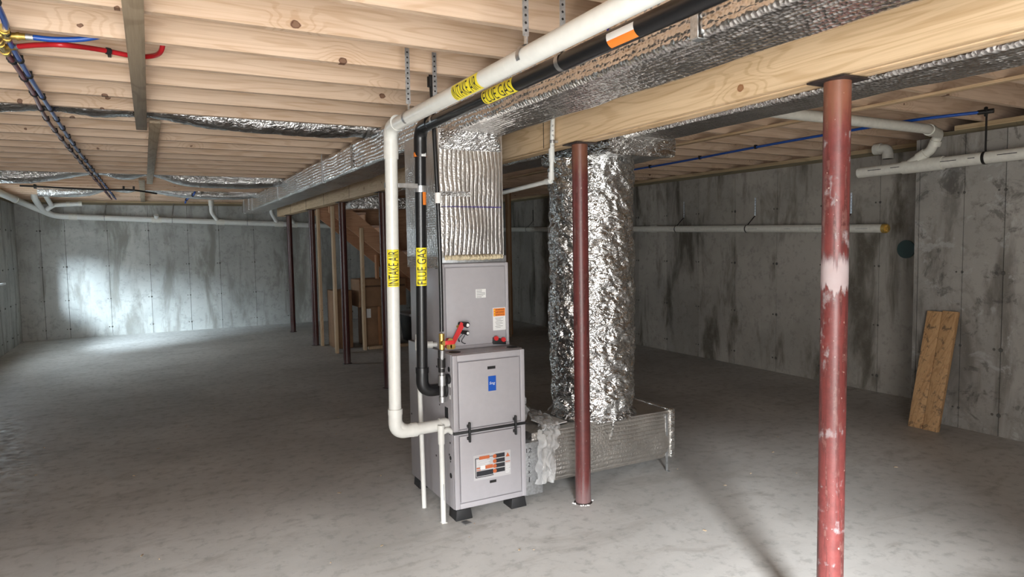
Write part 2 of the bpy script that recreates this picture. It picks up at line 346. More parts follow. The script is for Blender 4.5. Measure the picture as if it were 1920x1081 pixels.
def patch(mb, fn, u0, u1, v0, v1, nu=1, nv=1):
    vs = [fn(u0+(u1-u0)*i/nu, v0+(v1-v0)*j/nv) for j in range(nv+1) for i in range(nu+1)]
    return mb.add(vs, [(j*(nu+1)+i, j*(nu+1)+i+1, (j+1)*(nu+1)+i+1, (j+1)*(nu+1)+i) for j in range(nv) for i in range(nu)])

# ------------------------------------------------------------------ the setting
XL, XR, XN, YF, YB, YJOG = -2.0, 6.255, 5.605, 13.9, -1.6, 3.395
HW, HJ, JD = 2.312, 2.388, 0.240      # wall top, joist underside, joist depth
TH = 0.25
MB().box(XL-0.6, XR+0.6, YB-0.6, YF+0.6, -0.2, 0.0).build('floor', 'floor')
tag(bpy.data.objects['floor'], 'bare grey concrete floor slab with trowel marks and stains', 'floor', kind='structure')

def wall(name, label, core, panels, mat, ties=None):
    b = MB()
    for c in core: b.box(*c)
    o = b.build(name, 'core'); tag(o, label, 'wall', kind='structure')
    for q in panels: MB().box(*q).build('panel', mat, o, bevel=0.0)
    if ties:
        t = MB()
        for (p, nrm) in ties:
            p, nrm = V(p), V(nrm); e = nrm.cross(V((0, 0, 1)))
            rr = random.uniform(0.010, 0.018)
            t.tube([p, p+nrm*0.006], [rr, rr*0.7], 7)
            t.tube([p+e*0.045, p+e*0.045+nrm*0.004], [rr*0.7, rr*0.5], 6)
        tag(t.build('form_ties', 'core', o), kind='stuff')
    return o
G = 0.0028   # half joint
TZ = (0.16, 0.66, 1.24, 1.86)
# far wall
fx = [XL, -1.66, -1.31, -0.68, -0.04, 0.60, 1.13, 1.75, 2.38, 3.0, 3.62, 4.24, 4.86, 5.48, XR]
jit = lambda: random.uniform(-0.002, 0.002)
wall('wall_far', 'poured concrete wall at the far end, washed by blue window light', [(XL-TH, XR+TH, YF+0.02, YF+TH, 0, HW)],
     [(a+G, b-G, YF+jit(), YF+0.05, 0, HW) for a, b in zip(fx, fx[1:])], 'wall',
     [((x, YF, z), (0, -1, 0)) for x in fx[1:-1] for z in TZ])
# right wall, set back part
ry = [YJOG, 4.13, 4.74, 5.353, 5.978, 6.593, 7.208, 7.82, 8.43, 9.04, 9.65, 10.26, 10.87, 11.48, 12.09, 12.7, 13.3, YF]
wall('wall_right', 'stained dark concrete wall behind the round duct and hung drain pipe', [(XR+0.02, XR+TH, YJOG, YF, 0, HW)],
     [(XR+jit(), XR+0.05, a+G, b-G, 0, HW) for a, b in zip(ry, ry[1:])], 'wallr',
     [((XR, y, z), (-1, 0, 0)) for y in ry[1:-1] for z in TZ])
ny = [YB, -1.1, -0.5, 0.1, 0.7, 1.3, 1.9, 2.45, 2.722, 3.011, 3.36, YJOG]
wall('wall_right_near', 'rough blotchy concrete wall jutting forward, boards leaning on it', [(XN+0.02, XR+TH, YB, YJOG-0.02, 0, HW)],
     [(XN+jit(), XN+0.05, a+G, b-G, 0, HW) for a, b in zip(ny, ny[1:])] + [(XN+0.05, XR+0.05, YJOG-0.03, YJOG, 0, HW)], 'walln',
     [((XN, y, z), (-1, 0, 0)) for y in ny[1:-2] for z in TZ])
# left wall with two windows
W1 = (10.30, 12.20, 1.06, 1.74)      # far window: y0,y1,z0,z1
W2 = (-0.60, 0.60, 0.90, 2.00)
ly = [YB, -1.1, W2[0], W2[1], 1.3, 1.95, 2.6, 3.25, 3.9, 4.55, 5.2, 5.8, 6.4, 7.0, 7.6, 8.2, 8.8, 9.4, 9.85, W1[0], W1[1], 12.6, 13.05, 13.5, YF]
lc, lp = [], []
for a, b in zip(ly, ly[1:]):
    for wn in (W1, W2):
        if abs(a-wn[0]) < 1e-6:
            lc += [(XL-TH, XL-0.02, a, b, 0, wn[2]), (XL-TH, XL-0.02, a, b, wn[3], HW)]
            lp += [(XL-0.05, XL+jit(), a+G, b-G, 0, wn[2]), (XL-0.05, XL+jit(), a+G, b-G, wn[3], HW)]; break
    else:
        lc.append((XL-TH, XL-0.02, a, b, 0, HW)); lp.append((XL-0.05, XL+jit(), a+G, b-G, 0, HW))
wall('wall_left', 'concrete wall along the side with the daylight windows', lc, lp, 'wall',
     [((XL, y, z), (1, 0, 0)) for y in ly[1:-1] for z in TZ])
# wall behind the camera with a glazed door
D = (-1.92, 0.80, 0.0, 2.15)
wall('wall_back', 'concrete wall behind the viewpoint with a wide glazed door', [(XL-TH, D[0], YB-TH, YB-0.02, 0, HW), (D[1], XR+TH, YB-TH, YB-0.02, 0, HW), (D[0], D[1], YB-TH, YB-0.02, D[3], HW)],
     [(XL-0.05, D[0]-G, YB-0.05, YB, 0, HW)] + [(a+G, b-G, YB-0.05, YB+jit(), 0, HW) for a, b in zip((0.80, 1.3, 1.9, 2.5, 3.1, 3.7, 4.3, 4.9), (1.3, 1.9, 2.5, 3.1, 3.7, 4.3, 4.9, XN))] + [(D[0], D[1], YB-0.05, YB, D[3]+G, HW)], 'wall')
def win_y(n, wn, mull, label):
    y0, y1, z0, z1 = wn; x0, x1 = XL-0.20, XL-0.12
    o = MB().box(x0, x1, y0, y0+0.05, z0, z1).box(x0, x1, y1-0.05, y1, z0, z1).box(x0, x1, y0+0.05, y1-0.05, z0, z0+0.05).box(x0, x1, y0+0.05, y1-0.05, z1-0.05, z1).build('window_%d' % n, 'winframe')
    tag(o, label, 'window', kind='structure')
    ym = (y0+y1)/2
    MB().box(x0+0.01, x1-0.01, ym-mull/2, ym+mull/2, z0+0.05, z1-0.05).build('mullion', 'winframe', o)
    for a, b in ((y0+0.05, ym-mull/2), (ym+mull/2, y1-0.05)):
        MB().box(x0+0.035, x0+0.041, a, b, z0+0.05, z1-0.05).build('pane', 'glass', o)
    MB().box(XL-0.12, XL+0.045, y0-0.02, y1+0.30, z0-0.03, z0).build('window_sill', 'winframe', o, bevel=0.004)
win_y(1, W1, 0.16, 'small white basement window high in the far side wall')
win_y(2, W2, 0.06, 'white basement window in the side wall beside the viewpoint')
b = MB(); y0, y1 = YB-0.17, YB-0.09
o = b.box(D[0], D[0]+0.06, y0, y1, 0, D[3]).box(D[1]-0.06, D[1], y0, y1, 0, D[3]).box(D[0]+0.06, D[1]-0.06, y0, y1, D[3]-0.06, D[3]).build('door_1', 'winframe')
tag(o, 'wide glazed patio door behind the viewpoint', 'door', kind='structure')
xm = (D[0]+D[1])/2
MB().box(xm-0.05, xm+0.05, y0+0.01, y1-0.01, 0, D[3]-0.06).build('mullion', 'winframe', o)
for a, c in ((D[0]+0.06, xm-0.05), (xm+0.05, D[1]-0.06)): MB().box(a, c, y0+0.03, y0+0.036, 0.0, D[3]-0.06).build('pane', 'glass', o)

# sill plates on the walls
def plates(n, label, lo, hi, axis):
    o = MB().box(*lo, HW, HW+0.038).build('trim_%d' % n, 'treated' if axis else 'treatedx'); tag(o, label, 'sill plate', kind='structure')
    MB().box(*hi, HW+0.038, HJ).build('upper_plate', 'sill' if axis else 'sillx', o)
plates(1, 'double wooden sill plate on the far concrete wall', (XL-0.2, XR+0.2, YF+0.02, YF+0.16), (XL-0.2, XR+0.2, YF+0.02, YF+0.16), 0)
plates(2, 'double wooden sill plate on the set-back right concrete wall', (XR+0.015, XR+0.155, YJOG+0.02, YF), (XR+0.015, XR+0.155, YJOG+0.25, YF), 1)
plates(3, 'double wooden sill plate on the near right concrete wall', (XN+0.03, XN+0.17, YB, YJOG-0.05), (XN+0.03, XN+0.17, YB, YJOG-0.28), 1)
plates(4, 'double wooden sill plate along the window-side concrete wall', (XL-0.155, XL-0.015, YB, YF), (XL-0.155, XL-0.015, YB, YF), 1)
plates(5, 'double wooden sill plate on the wall behind the viewpoint', (XL-0.2, XR+0.2, YB-0.16, YB-0.02), (XL-0.2, XR+0.2, YB-0.16, YB-0.02), 0)
# ceiling: subfloor sheets with the joists below them
ceil = MB().box(XL-0.6, XR+0.6, YB-0.5, YF+0.5, HJ+JD, HJ+JD+0.02).build('ceiling', 'osb')
tag(ceil, 'open ceiling of pale wooden floor joists under plywood subfloor', 'ceiling', kind='structure')
j0 = None
for i in range(-9, 29):
    y = 2.43+0.4064*i
    if j0 is None:
        jl = MB().box(-2.2, 2.36, 0, 0.038, HJ, HJ+JD).build('joist', 'joist', ceil); base = jl.location.copy()
        jr = MB().box(1.98, 6.45, 0, 0.038, HJ, HJ+JD).build('joist', 'joist', ceil); j0 = True
        jl.location = (0, y, 0); jr.location = (0, y+0.042, 0)
    else:
        dup(jl, (0, y+random.uniform(-0.006, 0.006), random.uniform(0, 0.003))); dup(jr, (0, y+0.042+random.uniform(-0.006, 0.006), random.uniform(0, 0.003)))
for q in ((-2.25, -2.205, YB-0.2, YF+0.2), (6.455, 6.5, YB-0.2, YF+0.2), (-2.2, 6.45, YF+0.1, YF+0.14), (-2.2, 6.45, YB-0.14, YB-0.1)): MB().box(*q, HJ, HJ+JD).build('rim_board', 'joist', ceil)
for bx, by in ((0.30, 3), (-1.2, 1), (0.9, 7), (-0.6, 12), (4.6, 3), (3.6, 6), (5.4, 9)):
    y = 2.43+0.4064*by
    MB().box(bx, bx+0.12, y+0.04, y+0.1, HJ+0.05, HJ+0.14).build('blocking', 'joist', ceil)

# ------------------------------------------------------------------ girder and columns
BX0, BX1, BZ = 2.104, 2.237, 2.087
gb = thing('girder_beam', (2.17, 5, BZ), 'long built-up wooden girder resting on the steel columns', 'beam')
pw = (BX1-BX0)/3
for k in range(3):
    MB().box(BX0+pw*k+0.0008, BX0+pw*(k+1)-0.0008, -1.5+0.02*k, 13.3-0.01*k, BZ-(0.0, 0.003, 0.001)[k], HJ-0.002).build('ply', 'beam', gb, bevel=0.002)
for yj in (3.52, 5.6, 8.05, 9.4, 10.6, 11.9):   # board ends of the outer ply
    MB().box(BX0-0.0012, BX0+0.001, yj, yj+0.004, BZ+0.002, HJ-0.004).build('butt_joint', 'hole', gb)
cols = [(1.601, 'stout red steel column nearest the viewpoint with a white plaster smear'),
        (3.237, 'red steel column standing right beside the furnace and floor duct'),
        (6.95, 'dark red steel column peeking out behind the white intake pipe'),
        (8.68, 'dark red steel column just before the stair studs'),
        (10.56, 'dark red steel column with a pale stud against it'),
        (12.46, 'dark red steel column closest to the far wall')]
for k, (y, lab) in enumerate(cols):
    c = thing('steel_column', (2.171, y, 0), lab, 'column', 'columns under the girder')
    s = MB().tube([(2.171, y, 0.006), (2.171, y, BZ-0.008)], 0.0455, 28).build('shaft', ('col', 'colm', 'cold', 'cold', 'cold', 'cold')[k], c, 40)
    MB().box(2.171-0.068, 2.171+0.068, y-0.075, y+0.075, BZ-0.0115, BZ-0.0055).build('cap_plate', 'plate', c)
    if k:
        t = MB(); seg = 18
        for a in range(seg):
            an = random.uniform(0, 6.28); rr = 0.053+random.uniform(0, 0.012)
            p = V((2.171+math.cos(an)*rr, y+math.sin(an)*rr, 0.0)); t.tube([p, p+V((0, 0, 0.005))], [random.uniform(0.003, 0.008), 0.002], 5)
        tag(t.build('mortar_crumbs', 'paper' if k == 1 else 'plate', c), kind='stuff')
    else:
        MB().tube([(2.171, y, 0.3), (2.171, y, 1.9)], 0.0460, 28, cap=False).build('plaster_smear', 'plas', s, 40)
    MB().tube([(2.171, y, 0.0), (2.171, y, 0.007)], [0.054, 0.049], 20).build('base_ring', 'plate', c)

# ------------------------------------------------------------------ strapping boards under the joists
def strap_board(x0, x1, y0, y1, label, xs=0.0, z1=HJ-0.001, t=0.02, mat='strap'):
    o = MB().hexa([(x0, y0, z1-t), (x1, y0, z1-t), (x1+xs, y1, z1-t), (x0+xs, y1, z1-t)], [(x0, y0, z1), (x1, y0, z1), (x1+xs, y1, z1), (x0+xs, y1, z1)]).build('strapping_board', mat, bevel=0.002)
    return tag(o, label, 'board', 'strapping boards under the joists')
strap_board(-0.045, 0.022, -1.0, 5.44, 'weathered strapping board nailed under the nearest joists by the red tube', -0.012, t=0.030)
strap_board(0.025, 0.093, 5.17, 10.03, 'weathered strapping board between the first and second flex ducts', -0.045)
strap_board(-0.104, -0.036, 9.5, 13.86, 'short weathered strapping board running to the far wall', -0.03)
strap_board(4.18, 4.235, -1.4, 8.0, 'thin pale strapping board under the joists beyond the girder', 0.0, t=0.018, mat='beam')

# ------------------------------------------------------------------ ducts
TX0, TX1, TZ0, TZ1 = 1.50, 1.82, 2.140, 2.378
def ductbox(x0, x1, y0, y1, z0, z1, seg=0.12, amp=0.004, rib=0.0):
    """box duct wrapped in insulation: rounded edges, puffy faces, quilted ribs along its length"""
    mb = MB(); r = 0.025; prof = []; dist = 0.0
    corners = ((x1-r, z0+r, -90), (x1-r, z1-r, 0), (x0+r, z1-r, 90), (x0+r, z0+r, 180))
    sides = ((1, 0, z1-z0-2*r), (0, 1, x1-x0-2*r), (-1, 0, z1-z0-2*r), (0, -1, x1-x0-2*r))
    for (cx, cz, a0), (sx, sz_, L) in zip(corners, sides):
        for k in range(4):
            a = math.radians(a0+30*k); prof.append((cx+r*math.cos(a), cz+r*math.sin(a), math.cos(a), math.sin(a), dist+r*math.radians(30*k)))
        dist += r*math.pi/2
        p = prof[-1]; m = max(2, int(L/0.0055)) if rib else 2
        for k in range(1, m): prof.append((p[0]-sz_*L*k/m, p[1]+sx*L*k/m, sx, sz_, dist+L*k/m))
        dist += L
    n = len(prof); m = max(2, int((y1-y0)/seg)+1); vs = []
    for i in range(m):
        y = y0+(y1-y0)*i/(m-1)
        for (x, z, nx, nz, d_) in prof:
            d = amp*(noise.noise(V((x*5, y*4, z*5)))*1.5+0.4)
            if rib:
                ph = d_/0.027+0.55*noise.noise(V((y*3.1, d_*6, 3)))+0.12*noise.noise(V((y*14, d_*20, 8)))
                d += rib*(abs(math.sin(math.pi*ph))**0.55-1.0)*(0.6+0.5*noise.noise(V((y*5, d_*4, 1))))
            vs.append((x+nx*d, y, min(z+nz*d, z1)))
    fs = [(i*n+k, i*n+(k+1) % n, (i+1)*n+(k+1) % n, (i+1)*n+k) for i in range(m-1) for k in range(n)]
    fs += [tuple(range(n-1, -1, -1)), tuple((m-1)*n+k for k in range(n))]
    return mb.add(vs, fs)
def hanger(parent, x, y, z0, z1, w=0.032, t=0.003, mat='galv'):
    MB().box(x-t, x, y-w/2, y+w/2, z0, z1).box(x, x+0.03, y-w/2, y+w/2, z0-t, z0).build('hanger_strap', mat, parent)
tr = thing('supply_duct', (1.66, 5, TZ0), 'long silver foil-wrapped rectangular supply duct hung beside the girder', 'duct')
ductbox(TX0, TX1, -1.5, 13.3, TZ0, TZ1, 0.05, 0.005, 0.0080).build('duct_body', 'bub_y', tr, 50)
for y in (-0.9, 1.592, 6.686, 9.32, 11.9, 13.0): hanger(tr, TX0-0.008, y, TZ0+0.0, HJ+0.03)
for y in (5.6, 8.0, 10.4, 12.4):
    t = MB(); rr = 0.006
    t.box(TX0-0.0065, TX0+0.002, y-0.04, y+0.04, TZ0+0.03, TZ1-0.02).build('foil_tape', 'tape', tr)
MB().box(TX0-0.0075, TX0-0.006, 2.035, 2.043, TZ0+0.07, TZ1-0.03).build('marker_line', 'inkb', tr)

def flex(label, pts, r, collar):
    c = thing('flex_duct', pts[0], label, 'flex duct', 'flex ducts in the joist bays')
    path = smoothpath(pts, 16); seg = 22; mb = MB(); vs = []
    for i, p in enumerate(path):
        t = (path[min(i+1, len(path)-1)]-path[max(i-1, 0)]).normalized(); u = t.cross(V((0, 0, 1))).normalized(); w_ = u.cross(t)
        for k in range(seg):
            a = 2*math.pi*k/seg
            d = r*(1+0.06*noise.noise(V((p.x*9, a*1.5, p.y*2)))+0.05*noise.noise(V((p.x*30, a*3.5, 5))))
            zz = w_*math.sin(a)*d*(0.92)
            vs.append(p+u*math.cos(a)*d+zz)
    n = len(path)
    fs = [(i*seg+k, i*seg+(k+1) % seg, (i+1)*seg+(k+1) % seg, (i+1)*seg+k) for i in range(n-1) for k in range(seg)]
    fs += [tuple(range(seg-1, -1, -1)), tuple((n-1)*seg+k for k in range(seg))]
    mb.add(vs, fs).build('jacket', 'flex', c, 60)
    e = V(pts[-1]); MB().tube([e+V((-0.10, 0, 0)), e+V((0.02, 0, -0.0)), e+V((0.06, 0, -0.02))], [r*1.03, r*0.97, r*0.8], 20).build('collar', 'tape', c, 50)
    if collar: MB().tube([e+V((-0.16, 0, 0)), e+V((-0.14, 0, 0))], r*1.04, 20, cap=False).build('clamp_band', 'steel', c)
flex('nearest black and silver flex duct running under the joists into the trunk', [(-2.0, 5.09, 2.47), (-1.0, 5.09, 2.465), (-0.52, 5.09, 2.503), (-0.25, 5.09, 2.485), (-0.02, 5.09, 2.505), (0.12, 5.09, 2.49), (0.41, 5.09, 2.452), (0.76, 5.09, 2.438), (1.13, 5.09, 2.436), (1.45, 5.09, 2.455), (1.62, 5.09, 2.46)], 0.122, True)
flex('middle grey flex duct sagging under the joists past the second strapping board', [(-2.0, 9.15, 2.40), (-1.2, 9.15, 2.385), (-0.53, 9.15, 2.503), (-0.25, 9.15, 2.45), (0.03, 9.15, 2.503), (0.4, 9.15, 2.395), (0.8, 9.15, 2.375), (1.2, 9.15, 2.38), (1.45, 9.15, 2.41), (1.62, 9.15, 2.44)], 0.122, False)
flex('farthest silver flex duct near the far wall drain pipe', [(-1.38, 11.6, 2.375), (-0.85, 11.6, 2.385), (-0.53, 11.6, 2.478), (-0.3, 11.6, 2.45), (-0.09, 11.6, 2.478), (0.5, 11.6, 2.385), (1.15, 11.6, 2.37), (1.45, 11.6, 2.40), (1.62, 11.6, 2.43)], 0.095, False)

# return side
rt_ = thing('return_duct', (2.62, 4, 2.13), 'dark foil-wrapped return duct on the far side of the girder', 'duct')
ductbox(2.47, 2.76, -1.5, 7.9, 2.125, TZ1, 0.05, 0.005, 0.0075).build('duct_body', 'bub_y', rt_, 50)
ductbox(2.36, 2.86, 3.22, 3.98, 2.035, 2.15, 0.08, 0.008).build('boot', 'crum', rt_, 50)
ductbox(2.36, 3.25, 8.95, 9.35, 2.02, 2.17, 0.08, 0.006).build('branch_box', 'crum', rt_, 50)
MB().tube(smoothpath([(2.45, 9.1, 2.24), (2.75, 8.7, 2.25), (2.70, 7.85, 2.25)]), 0.075, 18).build('branch_sleeve', 'tape', rt_, 60)
# crumpled round drop
dr = thing('round_return_duct', (2.515, 3.63, 0.40), 'fat vertical round duct wrapped in crumpled shiny foil', 'duct')
mb = MB(); seg, rows = 150, 230; z0, z1 = 0.400, 2.045; vs = []
for i in range(rows):
    z = z0+(z1-z0)*i/(rows-1); tz = i/(rows-1)
    base = 0.262
    base *= 1.0 - 0.10*max(0, 1-tz/0.10) - 0.05*max(0, (tz-0.9)/0.1)
    base += 0.008*math.sin(z*7)+0.010*noise.noise(V((z*3, 1, 2)))
    for k in range(seg):
        a = 2*math.pi*k/seg
        q = V((math.cos(a)*1.1, math.sin(a)*1.1, z*4.2+a*0.4))
        d = base+0.012*noise.noise(q*1.6)+0.012*(1-abs(noise.noise(q*2.7)*2.2))+0.008*(1-abs(noise.noise(q*5.6+V((3, 1, 0)))*2.2))+0.002*noise.noise(q*14)
        vs.append((2.515+math.cos(a)*d, 3.63+math.sin(a)*d, z))
fs = [(i*seg+k, i*seg+(k+1) % seg, (i+1)*seg+(k+1) % seg, (i+1)*seg+k) for i in range(rows-1) for k in range(seg)]
mb.add(vs, fs).build('foil_wrap', 'crum', dr, 180)
mb = MB()
for k in range(46):
    a = 2*math.pi*k/46; r0 = 0.235; p = V((2.515+math.cos(a)*r0, 3.63+math.sin(a)*r0, 0.425)); out = V((math.cos(a), math.sin(a), 0)); e = V((-math.sin(a), math.cos(a), 0))
    w_ = random.uniform(0.012, 0.022); q = p+out*random.uniform(0.03, 0.06)+V((0, 0, -0.012+random.uniform(0, 0.012))); top = p+V((0, 0, random.uniform(0.02, 0.06)))
    mb.add([top-e*w_, top+e*w_, q+e*w_*1.2, q-e*w_*1.2, top-e*w_-out*0.004, top+e*w_-out*0.004, q+e*w_*1.2-V((0, 0, .004)), q-e*w_*1.2-V((0, 0, .004))], [(0, 1, 2, 3), (7, 6, 5, 4), (3, 2, 6, 7)])
mb.build('foil_skirt', 'tape', dr)
sag = smoothpath([(2.47, 3.362, 0.43), (2.50, 3.385, 0.40), (2.512, 3.402, 0.36), (2.500, 3.403, 0.31), (2.49, 3.403, 0.285)], 6)
MB().tube(sag, [0.005]*(len(sag)-1)+[0.002], 6).build('foil_tail', 'tape', dr)
# floor box
fbx = thing('floor_return_box', (2.45, 3.62, 0), 'low foil-wrapped rectangular duct box on legs beside the furnace', 'duct')
mb = MB(); x0, x1, yy0, yy1, z0, z1 = 1.93, 3.0, 3.415, 3.835, 0.09, 0.402
def puffbox(x0, x1, y0, y1, z0, z1, nx, ny, nz, amp, r=0.02):
    bm = bmesh.new(); bmesh.ops.create_cube(bm, size=1.0)
    mb = MB()
    faces = [((x0, y0), (1, 0, 0), (0, 0, 1), x1-x0, z1-z0, nx, nz, (0, -1, 0), (x0, y0, z0)), ((0, 0), (-1, 0, 0), (0, 0, 1), x1-x0, z1-z0, nx, nz, (0, 1, 0), (x1, y1, z0)),
             ((0, 0), (0, 1, 0), (0, 0, 1), y1-y0, z1-z0, ny, nz, (1, 0, 0), (x1, y0, z0)), ((0, 0), (0, -1, 0), (0, 0, 1), y1-y0, z1-z0, ny, nz, (-1, 0, 0), (x0, y1, z0)),
             ((0, 0), (1, 0, 0), (0, 1, 0), x1-x0, y1-y0, nx, ny, (0, 0, 1), (x0, y0, z1)), ((0, 0), (0, 1, 0), (1, 0, 0), y1-y0, x1-x0, ny, nx, (0, 0, -1), (x0, y0, z0))]
    bm.free()
    for _, ud, vd, L, H, nu, nv, nrm, o in faces:
        ud, vd, nrm, o = V(ud), V(vd), V(nrm), V(o)
        def fn(u, v):
            p = o+ud*u+vd*v
            e = min(min(u, L-u), min(v, H-v)); s = min(1, e/0.05)
            return p+nrm*(amp*s*(0.6+1.2*noise.noise(p*6)))
        patch(mb, fn, 0, L, 0, H, nu, nv)
    bm = bmesh.new(); vv = [bm.verts.new(p) for p in mb.v]
    for f in mb.f: bm.faces.new([vv[i] for i in f])
    bmesh.ops.remove_doubles(bm, verts=bm.verts, dist=1e-5)
    bm.verts.index_update(); out = MB(); out.add([v.co.copy() for v in bm.verts], [tuple(v.index for v in f.verts) for f in bm.faces]); bm.free(); return out
puffbox(x0, x1, yy0, yy1, z0, z1, 24, 9, 8, 0.010).build('box_body', 'bub_x', fbx, 60)
MB().box(2.985, 3.022, yy0-0.012, yy1+0.01, z0-0.01, z1+0.008).build('end_flange', 'crum', fbx, bevel=0.006)
for yy in (yy0-0.006, yy1+0.002): MB().box(2.945, 2.962, yy-0.004, yy, 0.0, z1-0.02).box(2.945, 2.962, yy-0.03, yy, 0.0, 0.003).build('leg', 'galv', fbx)
MB().box(2.05, 2.067, yy1, yy1+0.004, 0.0, z1-0.02).box(2.05, 2.067, yy1, yy1+0.03, 0.0, 0.003).build('leg', 'galv', fbx)
t = MB()
for k in range(10): t.box(2.245, 2.249, yy0-0.0165, yy0-0.0155, z0+0.02+k*0.027, z0+0.036+k*0.027)
tag(t.build('marker_line', 'inkb', fbx), kind='stuff')
# bare galvanized connector with the written size
gx = MB().box(1.852, 1.985, 3.385, 3.80, 0.045, 0.36).build('sheet_metal_sleeve', 'galv', bevel=0.003)
tag(gx, 'bare galvanized sheet metal sleeve with handwritten 12x2x1 beside furnace', 'duct sleeve')
for s_, z, h in (('12', 0.315, 0.026), ('x', 0.275, 0.018), ('2', 0.230, 0.024), ('x', 0.185, 0.018), ('1', 0.140, 0.030)):
    ww = {'12': 0.036, '1': 0.006}.get(s_, 0.016)
    text(MB(), s_, ww, h, lambda u, v, z=z, ww=ww: V((1.893-ww/2+u, 3.3838, z+v))).build('handwriting', 'ink', gx)
# plastic bag and papers
def crumple_sheet(path, wid, n, m, amp, seed):
    P = smoothpath(path, n); mb = MB(); vs = []
    for i, p in enumerate(P):
        for k in range(m+1):
            u = k/m-0.5; q = V((u*5+seed, i*0.35, seed*2))
            vs.append(p+V((u*wid*(1+0.25*noise.noise(V((i*0.2, seed, 1)))), 0, 0))+V((noise.noise(q), noise.noise(q+V((9, 0, 0)))*1.0, abs(noise.noise(q+V((0, 7, 0))))*1.2))*amp)
    mb.add(vs, [(i*(m+1)+k, i*(m+1)+k+1, (i+1)*(m+1)+k+1, (i+1)*(m+1)+k) for i in range(len(P)-1) for k in range(m)]); return mb
bg_ = thing('plastic_bag', (2.05, 3.4, 0.4), 'crumpled clear plastic bag draped over the floor duct box', 'bag')
crumple_sheet([(2.08, 3.80, 0.435), (2.07, 3.60, 0.45), (2.05, 3.42, 0.438), (2.03, 3.376, 0.40), (2.005, 3.366, 0.28), (1.99, 3.368, 0.10)], 0.12, 9, 18, 0.030, 3).build('draped_sheet', 'bag', bg_, 180)
crumple_sheet([(1.97, 3.62, 0.42), (1.95, 3.60, 0.52), (1.93, 3.60, 0.58), (1.95, 3.64, 0.50), (1.99, 3.66, 0.43)], 0.10, 8, 12, 0.028, 8).build('bag_corner', 'bag', bg_, 180)
pp = MB().hexa([(2.06, 3.45, 0.415), (2.22, 3.48, 0.415), (2.20, 3.66, 0.416), (2.05, 3.63, 0.416)], [(2.06, 3.45, 0.421), (2.22, 3.48, 0.421), (2.20, 3.66, 0.422), (2.05, 3.63, 0.422)]).build('paper_manual', 'paper')
tag(pp, 'thin white paper manual lying on the floor duct box', 'papers')

# ------------------------------------------------------------------ furnace
FX0, FX1, FY0, FY1, FZ0, FZ1 = 1.407, 1.852, 3.345, 4.06, 0.060, 0.925
fu = thing('furnace', (1.63, 3.7, 0), 'grey upright gas furnace cabinet with blue badge standing on rubber feet', 'furnace')
MB().box(FX0, FX1, FY0+0.028, FY1, FZ0, FZ1).build('cabinet', 'grey', fu, bevel=0.004)
def ftext(u0, z0, y): return lambda u, v: V((u0+u, y, z0+v))
def door(z0, z1, name):
    o = MB().box(FX0+0.004, FX1-0.004, FY0+0.014, FY0+0.027, z0+0.002, z1-0.002).build(name, 'greyl', fu)
    lo, hi = (0.010, 0.034) if z0 > 0.3 else (0.030, 0.010)
    for q in ((FX0, FX0+0.028, z0, z1), (FX1-0.028, FX1, z0, z1), (FX0+0.028, FX1-0.028, z1-hi, z1), (FX0+0.028, FX1-0.028, z0, z0+lo)):
        MB().box(q[0], q[1], FY0+0.002, FY0+0.024, q[2], q[3]).build('rolled_edge', 'greyl', o, bevel=0.0035)
    MB().box(FX0+0.033, FX1-0.033, FY0, FY0+0.020, z0+lo+0.005, z1-hi-0.005).build('raised_panel', 'greyl', o, bevel=0.004)
    return o
d1 = door(0.499, 0.922, 'upper_door'); d2 = door(0.066, 0.489, 'lower_door')
MB().box(FX0-0.004, FX1+0.004, FY0-0.006, FY0+0.012, 0.487, 0.502).build('gasket_strip', 'rubber', fu, bevel=0.002)
for x in (1.493, 1.780):
    l = MB().box(x-0.006, x+0.006, FY0-0.022, FY0-0.004, 0.438, 0.550).build('latch', 'rubber', fu, bevel=0.005)
    for zz in (0.452, 0.520): MB().box(x-0.012, x+0.004, FY0-0.014, FY0, zz, zz+0.016).build('latch_hook', 'rubber', l, bevel=0.002)
yb = FY0-0.0015
MB().box(1.618, 1.666, yb, FY0+0.001, 0.706, 0.790).build('badge', 'blue', d1, bevel=0.0)
t = MB(); text(t, 'Smg', 0.034, 0.020, lambda u, v: V((1.625+u+v*0.25, yb-0.0008, 0.748+v))); t.build('badge_lettering', 'white', d1)
MB().box(1.615, 1.664, FY0-0.0012, FY0+0.001, 0.829, 0.845).build('hand_slot', 'hole', d1)
MB().box(1.616, 1.657, FY0-0.0012, FY0+0.001, 0.183, 0.198).build('hand_slot', 'hole', d2)
# instruction plate
MB().box(1.518, 1.750, yb, FY0+0.001, 0.212, 0.355).build('instruction_plate', 'lgrey', d2)
yp = yb-0.0008
t = MB().box(1.528, 1.640, yp, yb, 0.334, 0.338).box(1.528, 1.532, yp, yb, 0.226, 0.338).box(1.528, 1.640, yp, yb, 0.226, 0.230).box(1.535, 1.638, yp, yb, 0.234, 0.262)
for z in (0.238, 0.266, 0.294, 0.322): t.box(1.652, 1.712, yp, yb, z, z+0.023)
tag(t.build('plate_blocks', 'ink', d2), kind='stuff')
t = MB().box(1.552, 1.616, yp-0.0006, yp, 0.327, 0.345)
for z in (0.249, 0.277, 0.305, 0.333): t.tube([(1.648, yp-0.0012, z), (1.648, yp, z)], 0.0115, 14)
t.box(1.535, 1.556, yp, yb, 0.276, 0.283).box(1.590, 1.636, yp, yb, 0.270, 0.290).box(1.716, 1.746, yp, yb, 0.288, 0.292).box(1.535, 1.560, yp, yb, 0.266, 0.270)
t.add([(1.718, yp, 0.318), (1.744, yp, 0.318), (1.731, yp, 0.342)], [(0, 1, 2)])
tag(t.build('plate_accents', 'rust', d2), kind='stuff')
t = MB()
